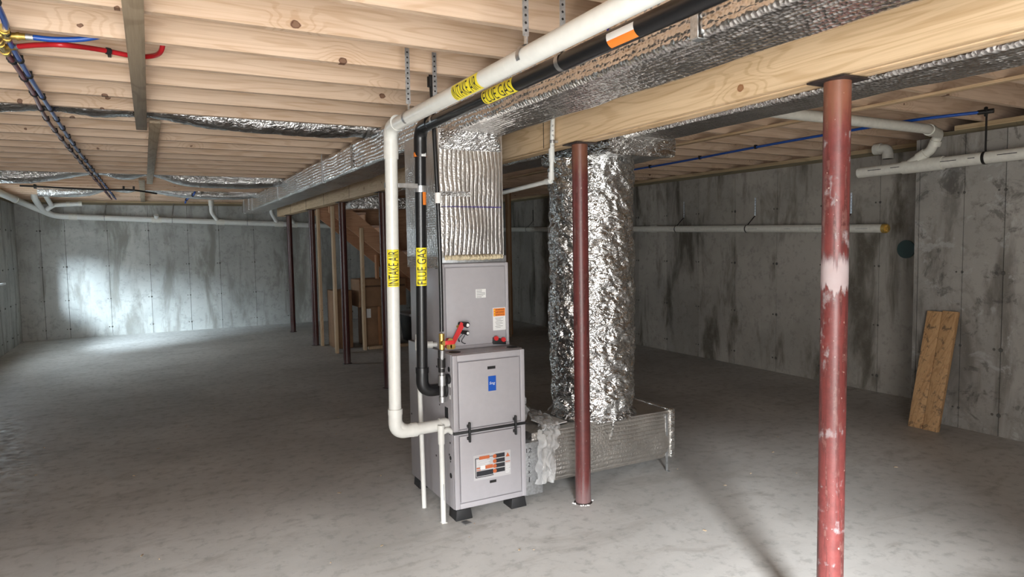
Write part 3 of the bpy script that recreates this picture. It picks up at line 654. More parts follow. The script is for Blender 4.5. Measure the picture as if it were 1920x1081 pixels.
for k in range(5): t.box(1.536, 1.536+random.uniform(0.06, 0.1), yp, yb, 0.322-k*0.008, 0.3245-k*0.008)
for k in range(7): t.box(1.717, 1.717+random.uniform(0.02, 0.029), yp, yb, 0.226+k*0.008, 0.2285+k*0.008)
t.box(1.560, 1.588, yp, yb, 0.270, 0.290)
tag(t.build('plate_print', 'white', d2), kind='stuff')
for x, y in ((FX0+0.01, FY0+0.03), (FX1-0.09, FY0+0.03), (FX0+0.01, FY1-0.11), (FX1-0.09, FY1-0.11)):
    f = MB().hexa([(x-0.008, y-0.022, 0), (x+0.095, y-0.020, 0), (x+0.092, y+0.085, 0), (x-0.006, y+0.085, 0)], [(x, y-0.018, FZ0), (x+0.085, y-0.018, FZ0), (x+0.085, y+0.085, FZ0), (x, y+0.085, FZ0)])
    f.build('rubber_foot', 'rubber', fu, bevel=0.003)
xs = FX0-0.0015
MB().box(xs, FX0+0.001, 3.425, 3.470, 0.556, 0.622).build('vent_cover', 'rubber', fu, bevel=0.0)
for y, z, r in ((3.400, 0.842, 0.015), (3.405, 0.525, 0.005), (3.405, 0.48, 0.005), (3.405, 0.43, 0.006), (3.405, 0.345, 0.012), (3.42, 0.36, 0.006), (3.405, 0.325, 0.005), (3.405, 0.245, 0.015), (3.55, 0.615, 0.005), (4.03, 0.458, 0.006), (3.62, 0.30, 0.006), (3.52, 0.80, 0.006), (3.58, 0.83, 0.006)):
    MB().tube([(xs, y, z), (FX0+0.001, y, z)], r, 12).build('knockout', 'hole', fu)
MB().box(xs, FX0+0.001, 3.380, 3.415, 0.745, 0.772).build('side_sticker', 'white', fu); MB().box(xs, FX0+0.001, 3.384, 3.400, 0.678, 0.700).build('side_sticker', 'white', fu)
for x, y in ((1.463, 3.445), (1.818, 3.43)): MB().tube([(x, y, FZ1), (x, y, FZ1+0.002)], 0.033, 20).build('knockout', 'hole', fu)
sh = MB().hexa([(1.435, 3.285, 0), (1.475, 3.29, 0), (1.462, 3.335, 0), (1.43, 3.33, 0)], [(1.435, 3.285, .006), (1.475, 3.29, .006), (1.462, 3.335, .006), (1.43, 3.33, .006)]).build('metal_scrap', 'steel')
tag(sh, 'small grey metal scrap on the floor at the furnace foot', 'scrap')

# coil cabinet on the furnace
CX0, CX1, CY0, CY1, CZ0, CZ1 = 1.425, 1.850, 3.530, 4.045, FZ1+0.002, 1.418
co = thing('coil_cabinet', (1.64, 3.8, CZ0), 'grey metal coil cabinet stacked on top of the furnace', 'coil cabinet')
MB().box(CX0, CX1, CY0+0.012, CY1, CZ0, CZ1).build('cabinet', 'grey', co, bevel=0.003)
cp = MB().box(CX0+0.006, CX1-0.006, CY0+0.004, CY0+0.012, CZ0+0.014, CZ1-0.008).build('front_panel', 'greyl', co)
for q in ((CX0, CX0+0.020, CZ0+0.012, CZ1-0.004), (CX1-0.018, CX1, CZ0+0.012, CZ1-0.004), (CX0+0.020, CX1-0.018, CZ1-0.020, CZ1-0.004)): MB().box(q[0], q[1], CY0-0.004, CY0+0.011, q[2], q[3]).build('rolled_edge', 'greyl', cp, bevel=0.003)
MB().box(CX0+0.025, CX1-0.023, CY0-0.006, CY0+0.008, CZ0+0.016, CZ1-0.025).build('raised_panel', 'greyl', cp, bevel=0.004)
MB().box(CX0+0.01, CX1-0.004, CY0-0.014, CY0+0.012, CZ0-0.001, CZ0+0.018).build('drain_pan_lip', 'grey', co, bevel=0.003)
yc = CY0-0.0072
MB().box(1.636, 1.700, yc, CY0-0.005, 1.214, 1.264).build('rating_sticker', 'white', cp)
t = MB()
for k in range(6): t.box(1.641, 1.641+random.uniform(0.03, 0.055), yc-0.0006, yc, 1.257-k*0.008, 1.259-k*0.008)
tag(t.build('rating_print', 'ink', cp), kind='stuff')
MB().box(1.743, 1.827, yc, CY0-0.005, 1.017, 1.150).build('warning_sticker', 'white', cp)
MB().box(1.747, 1.823, yc-0.0005, yc, 1.100, 1.146).build('warning_band', 'orange', cp)
t = MB()
for s_, z in (('WARNING', 1.138), ('AVERTISSEMENT', 1.123), ('ADVERTENCIA', 1.108)): text(t, s_, 0.058, 0.0085, ftext(1.760, z, yc-0.0012))
for k in range(8): t.box(1.757+0.004*(k % 3), 1.757+random.uniform(0.03, 0.055), yc-0.0006, yc, 1.088-k*0.008, 1.0895-k*0.008)
tag(t.build('warning_print', 'ink', cp), kind='stuff')
t = MB()
for z in (1.138, 1.123, 1.108): t.add([(1.749, yc-0.0012, z-0.004), (1.758, yc-0.0012, z-0.004), (1.7535, yc-0.0012, z+0.004)], [(0, 1, 2)])
tag(t.build('warning_symbols', 'yellow', cp), kind='stuff')
# refrigerant stubs with black and white ends
for x, z, r in ((1.556, 1.068, 0.017), (1.556, 1.022, 0.0135)):
    s_ = MB().tube([(x-0.028, CY0-0.004, z+0.004), (x-0.012, CY0-0.03, z+0.003), (x, CY0-0.06, z)], [r*0.7, r*0.8, r], 18).build('line_stub', 'rubber', co, 40)
    MB().tube([(x, CY0-0.0605, z), (x, CY0-0.063, z)], r*0.58, 16).build('stub_plug', 'white', s_)
    MB().tube([(x-0.03, CY0-0.012, z-0.006), (x-0.045, CY0-0.016, z-0.012)], 0.008, 10).build('brass_nut', 'brass', s_)
MB().tube(smoothpath([(1.545, CY0-0.045, 1.01), (1.530, CY0-0.030, 0.975), (1.552, CY0-0.02, 0.958), (1.562, CY0-0.012, 0.957)], 6), 0.0022, 6).tube(smoothpath([(1.535, CY0-0.045, 1.02), (1.510, CY0-0.03, 0.985), (1.522, CY0-0.02, 0.972), (1.518, CY0-0.02, 0.99)], 6), 0.0018, 6).build('tag_wire', 'ink', co)
# red plastic tag hanging on the stubs
tg = MB().hexa([(1.462, CY0-0.035, 0.972), (1.484, CY0-0.035, 0.960), (1.484, CY0-0.031, 0.960), (1.462, CY0-0.031, 0.972)], [(1.522, CY0-0.045, 1.087), (1.548, CY0-0.045, 1.070), (1.548, CY0-0.041, 1.070), (1.522, CY0-0.041, 1.087)]).build('red_tag', 'red', co)
for x, z in ((1.455, 0.984), (1.448, 0.952), (1.470, 0.952)):
    c_ = MB().tube([(x, CY0-0.006, z), (x, CY0-0.045, z)], 0.013, 18).build('drain_cap', 'red', co, 40)
    MB().tube([(x, CY0-0.0455, z), (x, CY0-0.041, z)], 0.0165, 18).build('cap_rim', 'brassd', c_)
pb = MB().hexa([(1.735, CY0-0.02, 0.938), (1.822, CY0-0.02, 0.930), (1.822, CY0-0.006, 0.930), (1.735, CY0-0.006, 0.938)], [(1.738, CY0-0.02, 0.978), (1.818, CY0-0.02, 0.962), (1.818, CY0-0.006, 0.962), (1.738, CY0-0.006, 0.978)]).build('drain_block', 'rubber', co, bevel=0.003)
for x, z in ((1.752, 0.973), (1.800, 0.962)):
    MB().tube([(x, CY0-0.02, z), (x, CY0-0.032, z)], 0.0135, 18).build('drain_plug', 'red', pb, 40)
# plenum
pl = thing('supply_plenum', (1.63, 3.8, CZ1), 'upright foil-wrapped plenum box joining coil cabinet to overhead trunk', 'duct')
puffbox(1.432, 1.832, 3.542, 4.105, CZ1+0.035, TZ0+0.03, 14, 14, 20, 0.008).build('insulated_body', 'bub_z', pl, 60)
MB().box(CX0+0.005, CX1-0.005, CY0+0.005, CY1+0.03, CZ1+0.001, CZ1+0.038).build('metal_collar', 'galv', pl, bevel=0.004)
MB().box(CX0-0.004, CX0+0.003, CY0+0.03, CY1+0.03, CZ1-0.03, CZ1+0.035).build('foil_tape', 'tape', pl)
for zz in (1.795,): MB().box(1.428, 1.62, 3.5325, 3.5355, zz, zz+0.028).build('foil_tape', 'tape', pl)
t = MB(); mz = 1.735
for k in range(26): t.box(1.44+k*0.0145, 1.44+k*0.0145+0.012, 3.5308, 3.5315, mz-k*0.0001, mz+0.004)
tag(t.build('marker_line', 'inkb', pl), kind='stuff')
t = MB()
for k in range(42):
    x = CX0+0.03+k*0.0088; h = random.uniform(0.006, 0.014)*(1.3 if 8 < k < 34 else 0.7)
    t.tube([(x, 3.537, CZ1+0.020), (x+random.uniform(-.004, .004), 3.528, CZ1+0.030), (x, 3.537, CZ1+0.044)], [h*0.6, h, h*0.5], 7)
tag(t.build('foam_sealant', 'foam', pl, 80), kind='stuff')
MB().hexa([(1.585-0.07, 3.43, TZ0-0.003), (1.585+0.14, 3.43, TZ0-0.003), (1.585+0.25, 3.545, 2.05), (1.585-0.155, 3.545, 2.05)], [(1.51, 3.43, TZ0+0.02), (1.80, 3.43, TZ0+0.02), (1.82, 3.56, TZ0+0.02), (1.44, 3.56, TZ0+0.02)]).build('tape_throat', 'tape', pl, bevel=0.01)

# ------------------------------------------------------------------ pipes on the furnace
def coupling(parent, p, d, L, r, mat, name='coupling'):
    p, d = V(p), V(d).normalized(); return MB().tube([p-d*L/2, p+d*L/2], r, 22).build(name, mat, parent, 40)
def vlabel(parent, x, yf, r, z0, L, s_, h):
    tc = (V((0, 0, 0))-V((x, yf(z0), 0))).normalized(); rg = V((-tc.y, tc.x, 0))
    if rg.x < 0: rg = -rg
    def fn(rr): return lambda u, v: V((x, yf(z0+u), z0+u))+(tc*math.cos(-v/r+0.12)+rg*math.sin(-v/r+0.12))*rr
    lb = patch(MB(), fn(r+0.0008), 0, L, -h*0.60, h*0.60, 2, 16).build('label', 'yellow', parent, 60)
    text(MB(), s_, L*0.92, h*0.86, lambda u, v: fn(r+0.0016)(u+L*0.04, v), 12).build('lettering', 'ink', lb)
def hlabel(parent, x, zf, r, y0, L, s_, h):
    d0 = V((-0.90, 0, -0.44)); d1 = V((-0.44, 0, 0.90))
    def fn(rr): return lambda u, v: V((x, y0-u, zf(y0-u)))+(d0*math.cos(v/r)+d1*math.sin(v/r))*rr
    lb = patch(MB(), fn(r+0.0008), 0, L, -h*0.60, h*0.60, 2, 16).build('label', 'yellow', parent, 60)
    text(MB(), s_, L*0.92, h*0.86, lambda u, v: fn(r+0.0016)(u+L*0.04, v), 12).build('lettering', 'ink', lb)
def pipe_hanger(parent, x, y, z, r, ztop):
    MB().tube([(x, y-0.012, z), (x, y+0.012, z)], r+0.002, 24, cap=False).build('clamp_ring', 'steel', parent, 40)
    h = MB().box(x-0.011, x+0.011, y-0.0012, y+0.0012, z+r+0.03, ztop).box(x-0.002, x+0.002, y-0.009, y+0.009, z+r-0.002, z+r+0.034).build('hanger_strap', 'galv', parent)
    t = MB(); zz = ztop-0.02
    while zz > z+r+0.03: t.tube([(x, y-0.0018, zz), (x, y+0.0018, zz)], 0.0045, 8); zz -= 0.024
    tag(t.build('strap_holes', 'hole', h), kind='stuff')
R3 = 0.0325
ip = thing('intake_pipe', (1.10, 3.4, 0.5), 'thick white plastic intake air pipe bending down from ceiling to furnace', 'pipe')
iz = 2.132
path = fillet([(1.10, -1.55, iz+0.006), (1.10, 3.355, iz-0.008), (1.10, 3.42, 0.530), (1.42, 3.435, 0.530)], 0.10, 9)
MB().tube(path, R3, 26).build('pipe', 'pvc', ip, 60)
MB().tube([(1.10, 3.245, iz), (1.10, 3.29, iz-0.008)], R3+0.005, 26).build('elbow_socket', 'pvc', ip, 40)
MB().tube([(1.10, 3.357, 2.035), (1.10, 3.360, 1.965)], R3+0.005, 26).build('elbow_socket', 'pvc', ip, 40)
MB().tube(fillet([(1.10, 3.245, iz-0.006), (1.10, 3.355, iz-0.008), (1.10, 3.359, 2.0)], 0.10, 9), R3+0.0035, 26).build('elbow', 'pvc', ip, 60)
MB().tube(fillet([(1.10, 3.412, 0.66), (1.10, 3.42, 0.530), (1.22, 3.425, 0.530)], 0.10, 9), R3+0.004, 26).build('elbow', 'pvc', ip, 60)
coupling(ip, (1.10, 3.413, 0.645), (0, 0, 1), 0.03, R3+0.006, 'pvc', 'elbow_socket'); coupling(ip, (1.205, 3.424, 0.53), (1, 0, 0), 0.03, R3+0.006, 'pvc', 'elbow_socket')
coupling(ip, (1.375, 3.433, 0.53), (1, 0, 0), 0.04, R3+0.005, 'pvc')
vlabel(ip, 1.10, lambda z: 3.355+0.065*(iz-0.008-z)/(iz-0.538), R3, 1.311, 0.192, 'INTAKE AIR', 0.062)
hlabel(ip, 1.10, lambda y: iz+0.006-0.014*(y+1.55)/4.905, R3, 2.49, 0.235, 'INTAKE AIR', 0.060)
pipe_hanger(ip, 1.10, 3.08, iz-0.005, R3, HJ+0.06); pipe_hanger(ip, 1.10, 1.945, iz, R3, HJ+0.06); pipe_hanger(ip, 1.10, 0.2, iz, R3, HJ+0.03)
MB().tube([(1.10, 3.376, 1.82), (1.10, 3.376, 1.845)], R3+0.002, 24, cap=False).build('clamp_ring', 'steel', ip, 40)
MB().box(1.135, 1.245, 3.372, 3.376, 1.822, 1.845).box(1.14, 1.16, 3.368, 3.372, 1.826, 1.84).build('clamp_arm', 'steel', ip)
fp = thing('flue_pipe', (1.27, 3.44, 0.7), 'black plastic flue gas pipe bending down beside the white intake pipe', 'pipe')
fz = 2.142
MB().tube(fillet([(1.27, -1.55, fz+0.006), (1.27, 3.385, fz-0.005), (1.27, 3.455, 0.725), (1.42, 3.46, 0.725)], 0.095, 9), 0.0300, 26).build('pipe', 'black', fp, 60)
MB().tube(fillet([(1.27, 3.24, fz), (1.27, 3.385, fz-0.005), (1.27, 3.392, 1.985)], 0.10, 9), 0.0345, 26).build('elbow', 'black', fp, 60)
MB().tube(fillet([(1.27, 3.448, 0.855), (1.27, 3.455, 0.725), (1.40, 3.46, 0.725)], 0.10, 9), 0.0340, 26).build('elbow', 'black', fp, 60)
coupling(fp, (1.27, 3.448, 0.845), (0, 0, 1), 0.03, 0.0365, 'black', 'elbow_socket'); coupling(fp, (1.398, 3.46, 0.725), (1, 0, 0), 0.018, 0.048, 'rubber', 'wall_flange')
for tx, a in ((0.0, 'orange'),):
    MB().tube([(1.27, 3.393, 1.985), (1.27, 3.393, 2.008)], 0.0352, 24, cap=False).build('primer_sticker', 'orange', fp, 40)
tcam = (V((0, 0, 0))-V((1.27, 3.4, 0))).normalized(); trg = V((-tcam.y, tcam.x, 0)); trg = trg if trg.x > 0 else -trg
def onflue(x, y, rr, ph0): return lambda u, v: V((x, y, u))+(tcam*math.cos(ph0+v/rr)+trg*math.sin(ph0+v/rr))*rr
patch(MB(), onflue(1.27, 3.393, 0.0360, 0.55), 1.986, 2.007, -0.014, 0.016, 1, 6).build('sticker_print', 'white', fp, 60)
MB().tube([(1.27, 3.40, 1.802), (1.27, 3.40, 1.836)], 0.0318, 24, cap=False).build('clamp_ring', 'galv', fp, 40)
patch(MB(), onflue(1.27, 3.402, 0.0312, 0.75), 1.735, 1.805, -0.012, 0.012, 1, 5).build('side_sticker', 'orange', fp, 60)
vlabel(fp, 1.27, lambda z: 3.385+0.07*(fz-0.005-z)/(fz-0.73), 0.0300, 1.307, 0.203, 'FLUE GAS', 0.058)
hlabel(fp, 1.27, lambda y: fz+0.006-0.011*(y+1.55)/4.935, 0.0300, 2.575, 0.265, 'FLUE GAS', 0.058)
d0 = V((-0.90, 0, -0.44)); d1 = V((-0.44, 0, 0.90))
st = patch(MB(), lambda u, v: V((1.27, 1.70-u, fz-0.001))+(d0*math.cos(v/0.031)+d1*math.sin(v/0.031))*0.0309, 0, 0.13, -0.025, 0.002, 1, 6).build('side_sticker', 'orange', fp, 60)
patch(MB(), lambda u, v: V((1.27, 1.70-u, fz-0.001))+(d0*math.cos(v/0.031)+d1*math.sin(v/0.031))*0.0309, 0, 0.13, 0.002, 0.024, 1, 6).build('sticker_print', 'white', fp, 60)
pipe_hanger(fp, 1.27, 3.165, fz, 0.030, HJ+0.08); pipe_hanger(fp, 1.27, 1.99, fz, 0.030, HJ+0.06); pipe_hanger(fp, 1.27, 0.2, fz, 0.03, HJ+0.03)

# gas line
gs = thing('gas_pipe', (1.36, 3.36, 0.7), 'slim black gas line dropping to a brass valve and iron tee at the furnace', 'gas pipe')
MB().tube(smoothpath([(1.322, 3.350, 2.42), (1.332, 3.352, 2.2), (1.345, 3.345, 1.7), (1.352, 3.352, 1.3), (1.352, 3.355, 1.06)], 8), 0.0115, 14).build('flexible_line', 'black', gs, 60)
coupling(gs, (1.322, 3.350, 2.37), (0, 0, 1), 0.05, 0.019, 'iron'); coupling(gs, (1.346, 3.345, 1.77), (0, 0, 1), 0.055, 0.017, 'white', 'line_tag')
v_ = coupling(gs, (1.353, 3.36, 1.005), (0, 0, 1), 0.085, 0.0155, 'brass', 'shutoff_valve')
MB().tube([(1.353, 3.355, 1.0), (1.353, 3.325, 1.0)], 0.013, 12).build('valve_stem', 'brass', v_, 40)
MB().box(1.358, 1.410, 3.322, 3.330, 0.99, 1.012).build('valve_handle', 'red', v_, bevel=0.002)
MB().tube([(1.354, 3.36, 0.96), (1.357, 3.375, 0.90), (1.358, 3.385, 0.79), (1.358, 3.39, 0.69)], 0.0125, 14).build('iron_nipple', 'steel', gs, 40)
for z, L, r in ((0.935, 0.04, 0.018), (0.885, 0.05, 0.022), (0.845, 0.02, 0.018), (0.79, 0.055, 0.021), (0.685, 0.030, 0.018)):
    coupling(gs, (1.3575, 3.383, z), (0, 0, 1), L, r, 'steel' if z < 0.84 else 'iron', 'iron_fitting')
MB().tube([(1.358, 3.387, 0.79), (1.41, 3.40, 0.79)], 0.0145, 14).build('inlet_nipple', 'iron', gs, 40); coupling(gs, (1.397, 3.397, 0.79), (1, 0, 0), 0.016, 0.028, 'rubber', 'grommet')

# condensate drains
cr = thing('coil_drain_pipe', (1.33, 3.65, 0), 'slim white drain pipe dropping from the coil cabinet to the floor', 'pipe')
MB().tube(fillet([(1.330, 3.635, 0.0), (1.330, 3.668, 0.945), (1.43, 3.62, 0.950)], 0.02, 5), 0.0135, 16).tube([(1.330, 3.668, 0.93), (1.330, 3.670, 1.01)], 0.0135, 16).build('pipe', 'pvc', cr, 60)
coupling(cr, (1.330, 3.668, 0.95), (0, 0, 1), 0.06, 0.0175, 'pvc', 'tee'); coupling(cr, (1.385, 3.642, 0.95), (1, -0.45, 0), 0.05, 0.020, 'pvc', 'adapter')
fd = thing('furnace_drain_pipe', (1.347, 3.38, 0), 'short white drain pipe standing in front of the furnace side', 'pipe')
MB().tube([(1.347, 3.381, 0.0), (1.345, 3.381, 0.53)], 0.0145, 16, cap=False).build('pipe', 'pvc', fd, 40)
MB().tube([(1.345, 3.381, 0.44), (1.345, 3.381, 0.545)], 0.0185, 18, cap=False).build('tee', 'pvc', fd, 40)
MB().tube(fillet([(1.345, 3.381, 0.50), (1.385, 3.381, 0.515), (1.412, 3.385, 0.495)], 0.02, 5), 0.015, 16).build('branch', 'pvc', fd, 40)
MB().box(1.332, 1.362, 3.366, 3.396, 0.0, 0.003).build('foot_gasket', 'pvc', fd)
MB().tube([(1.3465, 3.366, 0.13), (1.3462, 3.366, 0.22)], 0.0018, 6).build('print_line', 'inkr', fd)
# pipe by the girder with the printed name
np_ = thing('vent_pipe', (2.05, 3.37, 1.88), 'slim white printed pipe clamped to the girder and elbowing back behind the plenum', 'pipe')
MB().tube(fillet([(2.078, 3.362, 2.40), (2.070, 3.385, 1.885), (2.065, 4.6, 1.835)], 0.03, 6), 0.0135, 16).build('pipe', 'pvc', np_, 60)
coupling(np_, (2.071, 3.379, 2.03), (0, 0, 1), 0.075, 0.0175, 'pvc'); coupling(np_, (2.070, 3.384, 1.91), (0, 0, 1), 0.045, 0.0175, 'pvc', 'elbow_socket'); coupling(np_, (2.070, 3.418, 1.884), (0, 1, 0), 0.05, 0.0175, 'pvc', 'elbow_socket')
MB().tube([(2.0735, 3.374, 2.098), (2.0735, 3.374, 2.116)], 0.0150, 16, cap=False).box(2.085, 2.106, 3.36, 3.366, 2.1, 2.114).build('clamp_ring', 'steel', np_, 40)
tc2 = (V((0, 0, 0))-V((2.07, 3.37, 0))).normalized(); rg2 = V((-tc2.y, tc2.x, 0)); rg2 = rg2 if rg2.x > 0 else -rg2
t = MB()
for k, ch in enumerate('NAPCO'):
    zz = 2.200-k*0.028
    text(t, ch, 0.010, 0.012, lambda u, v, zz=zz: V((2.075, 3.37, zz-u))+tc2*0.0142+rg2*v, 0)
t.build('printed_name', 'ink', np_)

# ------------------------------------------------------------------ drain pipes on the walls
def fitting(parent, p, q, r, name='coupling', mat='pvcd'):
    return MB().tube([p, q], r, 20).build(name, mat, parent, 40)
def ring_hanger(parent, p, axis, r, top, name='hanger_strap', mat='iron', wid=0.008):
    p, a = V(p), V(axis).normalized()
    MB().tube([p-a*wid, p+a*wid], r+0.003, 20, cap=False).build('clamp_ring', mat, parent, 40)
    top = V(top); s = p+V((0, 0, r)); e = a*0.007; n = (top-s).normalized().cross(a).normalized()*0.0015
    MB().hexa([s-e-n, s+e-n, s+e+n, s-e+n], [top-e-n, top+e-n, top+e+n, top-e+n]).build(name, mat, parent)
fm = thing('far_drain_pipe', (1.0, 13.72, 2.0), 'long white drain pipe hung along the far concrete wall', 'pipe')
def fpz(x): return 2.105-(x+1.45)*0.0385
P = [(-1.80, 11.0, 2.335), (-1.80, 13.1, 2.305), (-1.42, 13.72, 2.105), (5.4, 13.72, fpz(5.4))]
MB().tube(fillet(P, 0.25, 8), 0.048, 20).build('pipe', 'pvc', fm, 60)
for x, L in ((-1.22, 0.12), (0.02, 0.16), (1.08, 0.14), (2.12, 0.16), (2.38, 0.16)): fitting(fm, (x, 13.72, fpz(x)), (x+L, 13.72, fpz(x+L)), 0.056)
MB().tube([(0.10, 13.70, fpz(0.1)+0.03), (0.10, 13.66, fpz(0.1)+0.085)], 0.040, 16).build('cleanout_plug', 'pvc', fm, 40)
for x in (-0.70, 1.62, -1.0+1.35): ring_hanger(fm, (x, 13.72, fpz(x)), (1, 0, 0), 0.048, (x+0.04, 13.84, HW+0.03), mat='steel')
MB().tube(fillet([(1.00, 13.60, 2.45), (1.00, 13.62, 2.18), (1.12, 13.72, fpz(1.12))], 0.12, 7), 0.036, 18).build('riser', 'pvc', fm, 60)
fitting(fm, (1.00, 13.60, 2.40), (1.0, 13.603, 2.30), 0.046)
MB().tube(fillet([(2.05, 13.6, 2.45), (2.05, 13.62, 2.18), (2.18, 13.72, fpz(2.18))], 0.12, 7), 0.036, 18).build('riser', 'pvc', fm, 60)
MB().tube(fillet([(2.32, 13.55, 2.2), (2.40, 13.62, 2.08), (2.5, 13.72, fpz(2.5))], 0.08, 6), 0.036, 18).build('riser', 'pvc', fm, 60)
MB().tube(fillet([(-1.60, 13.0, 2.46), (-1.60, 13.02, 2.36), (-1.56, 13.45, 2.20), (-1.44, 13.66, 2.12)], 0.12, 7), 0.046, 18).build('wye_branch', 'pvc', fm, 60)
MB().tube(fillet([(-1.45, 13.0, 2.46), (-1.45, 13.05, 2.39), (-1.42, 13.40, 2.27)], 0.08, 6), 0.036, 18).build('wye_branch', 'pvc', fm, 60)
MB().tube(fillet([(-1.50, 13.48, 2.20), (-1.40, 13.46, 2.275), (-1.02, 13.45, 2.30)], 0.10, 7), 0.036, 18).build('wye_branch', 'pvc', fm, 60)
fitting(fm, (-1.22, 13.455, 2.292), (-1.17, 13.454, 2.294), 0.042); fitting(fm, (-1.05, 13.45, 2.30), (-1.0, 13.45, 2.302), 0.042)
fitting(fm, (-1.80, 12.6, 2.312), (-1.80, 12.75, 2.31), 0.056)
# low pipe on the right wall
rp = thing('low_drain_pipe', (6.14, 6.5, 1.6), 'cream drain pipe with brass plug strapped along the set-back right wall', 'pipe')
def rpz(y): return 1.604+(y-4.01)*0.0238
MB().tube([(6.14, 13.6, rpz(13.6)), (6.14, 4.00, rpz(4.0))], 0.043, 22).build('pipe', 'pvcd', rp, 40)
for y in (7.3, 10.7): fitting(rp, (6.14, y, rpz(y)), (6.14, y+0.1, rpz(y+0.1)), 0.050)
cp_ = MB().tube([(6.14, 4.02, rpz(4)), (6.14, 3.985, rpz(4))], 0.0445, 20).build('brass_plug', 'brassd', rp, 40)
MB().box(6.126, 6.154, 3.965, 3.985, rpz(4)-0.03, rpz(4)+0.03).box(6.11, 6.17, 3.968, 3.985, rpz(4)-0.013, rpz(4)+0.013).build('plug_lug', 'brassd', cp_)
for y, mt in ((4.45, 'galv'), (5.68, 'galv'), (6.88, 'galv'), (10.9, 'iron'), (12.9, 'iron')):
    MB().tube([(6.14, y-0.008, rpz(y)), (6.14, y+0.008, rpz(y))], 0.046, 20, cap=False).build('clamp_ring', 'iron', rp, 40)
    z0 = rpz(y)
    MB().hexa([(6.14, y-.008, z0+.042), (6.14, y+.008, z0+.042), (6.143, y+.008, z0+.042), (6.143, y-.008, z0+.042)], [(6.245, y-.025, z0+.15), (6.245, y-.009, z0+.15), (6.248, y-.009, z0+.15), (6.248, y-.025, z0+.15)]).build('strap_tail', 'iron', rp)
    MB().box(6.247, 6.2505, y-.027, y-.009, z0+.15, z0+.36).build('hanger_strap', mt, rp)
    t = MB()
    for k in range(6): t.tube([(6.2465, y-.018, z0+.17+k*.032), (6.2475, y-.018, z0+.17+k*.032)], 0.004, 6)
    tag(t.build('strap_holes', 'hole', rp), kind='stuff')
t = MB()
for k in range(8): y = 4.15+k*0.45; t.box(6.0965, 6.0975, y, y+random.uniform(.06, .16), rpz(y)-0.002, rpz(y)+0.002)
tag(t.build('print_line', 'inkr', rp), kind='stuff')
# upper pipe on the near wall
hp = thing('high_drain_pipe', (5.47, 2.5, 2.09), 'cream drain pipe high on the near right wall with a wye riser', 'pipe')
def hpz(y): return 2.083+(3.81-y)*0.012
MB().tube([(5.47, 3.81, hpz(3.81)), (5.47, -1.5, hpz(-1.5))], 0.045, 24, cap=True).build('pipe', 'pvcd', hp, 40)
MB().tube([(5.47, 3.42, hpz(3.4)), (5.47, 3.10, hpz(3.1))], 0.053, 24).build('wye', 'pvcd', hp, 40)
MB().tube(fillet([(5.47, 3.36, 2.115), (5.47, 3.20, 2.20), (5.44, 3.12, 2.318), (5.10, 3.02, 2.318), (2.80, 3.00, 2.318)], 0.07, 8), 0.036, 20).build('riser', 'pvcd', hp, 60)
fitting(hp, (5.465, 3.29, 2.15), (5.465, 3.235, 2.18), 0.043); fitting(hp, (5.458, 3.165, 2.235), (5.452, 3.148, 2.27), 0.043); fitting(hp, (5.24, 3.062, 2.318), (5.16, 3.038, 2.318), 0.043)
for y in (2.80, 0.9): ring_hanger(hp, (5.47, y, hpz(y)), (0, 1, 0), 0.045, (5.47, y, HJ+0.05), mat='iron', wid=0.011)
t = MB()
for k in range(9): y = 3.70-k*0.2; t.box(5.4235, 5.4245, y-random.uniform(.04, .13), y, hpz(y)+0.004, hpz(y)+0.009)
tag(t.build('print_line', 'ink', hp), kind='stuff')
el = thing('capped_elbow', (6.05, 4.05, 2.2), 'stubby white pipe elbow tucked at the top of the right wall', 'pipe fitting')
MB().tube(fillet([(6.10, 3.96, 2.25), (6.10, 3.96, 2.345), (6.10, 4.06, 2.35)], 0.05, 6), 0.045, 18).build('elbow', 'pvcd', el, 60)
fitting(el, (6.10, 4.03, 2.35), (6.10, 4.09, 2.352), 0.052, 'socket'); fitting(el, (6.10, 3.96, 2.25), (6.10, 3.96, 2.30), 0.05, 'socket')
gc = MB().tube([(XR-0.012, 3.86, 1.405), (XR+0.001, 3.86, 1.405)], 0.085, 28).build('wall_disc', 'green', smooth=40)
tag(gc, 'round dark green cap set in the right concrete wall', 'disc')

# ------------------------------------------------------------------ water tubing
def tubing(name, label, pts, mat, clipys, r=0.011, extra=None, cliplab=None):
    o = thing(name, pts[0], label, 'water tube'); pth = smoothpath(pts, 10)
    MB().tube(pth, r, 12).build('tube', mat, o, 60)
    for y in clipys:
        q = min(pth, key=lambda p: abs(p.y-y))
        MB().tube([(q.x-0.002, q.y-0.012, q.z), (q.x+0.002, q.y+0.012, q.z)], r+0.005, 10).box(q.x-0.022, q.x+0.014, q.y-0.006, q.y+0.006, q.z+0.004, HJ+0.004).build('clip', 'rubber', o)
    return o
jy = lambda i: 2.43+0.4064*i+0.019
zt = 2.371
bt = tubing('blue_water_tube', 'blue flexible water tube clipped across the joists on the window side', [(-0.36, -1.0, zt), (-0.40, 1.5, zt), (-0.431, 2.98, zt), (-0.470, 3.458, zt), (-0.500, 5.1, zt), (-0.515, 7.13, zt), (-0.505, 10, zt), (-0.493, 13.2, zt)], 'pexb', [jy(i) for i in range(-2, 26)])
MB().tube([(-0.455, 3.20, zt), (-0.468, 3.36, zt)], 0.016, 12).tube([(-0.50, 3.315, zt), (-0.40, 3.302, zt)], 0.0135, 12).build('brass_tee', 'brass', bt, 40)
for a_, b_, r_ in (((-0.458, 3.225, zt), (-0.459, 3.237, zt), 0.0185), ((-0.465, 3.325, zt), (-0.466, 3.338, zt), 0.0185), ((-0.43, 3.307, zt), (-0.42, 3.306, zt), 0.0165)): MB().tube([a_, b_], r_, 12).build('crimp_ring', 'brass', bt, 40)
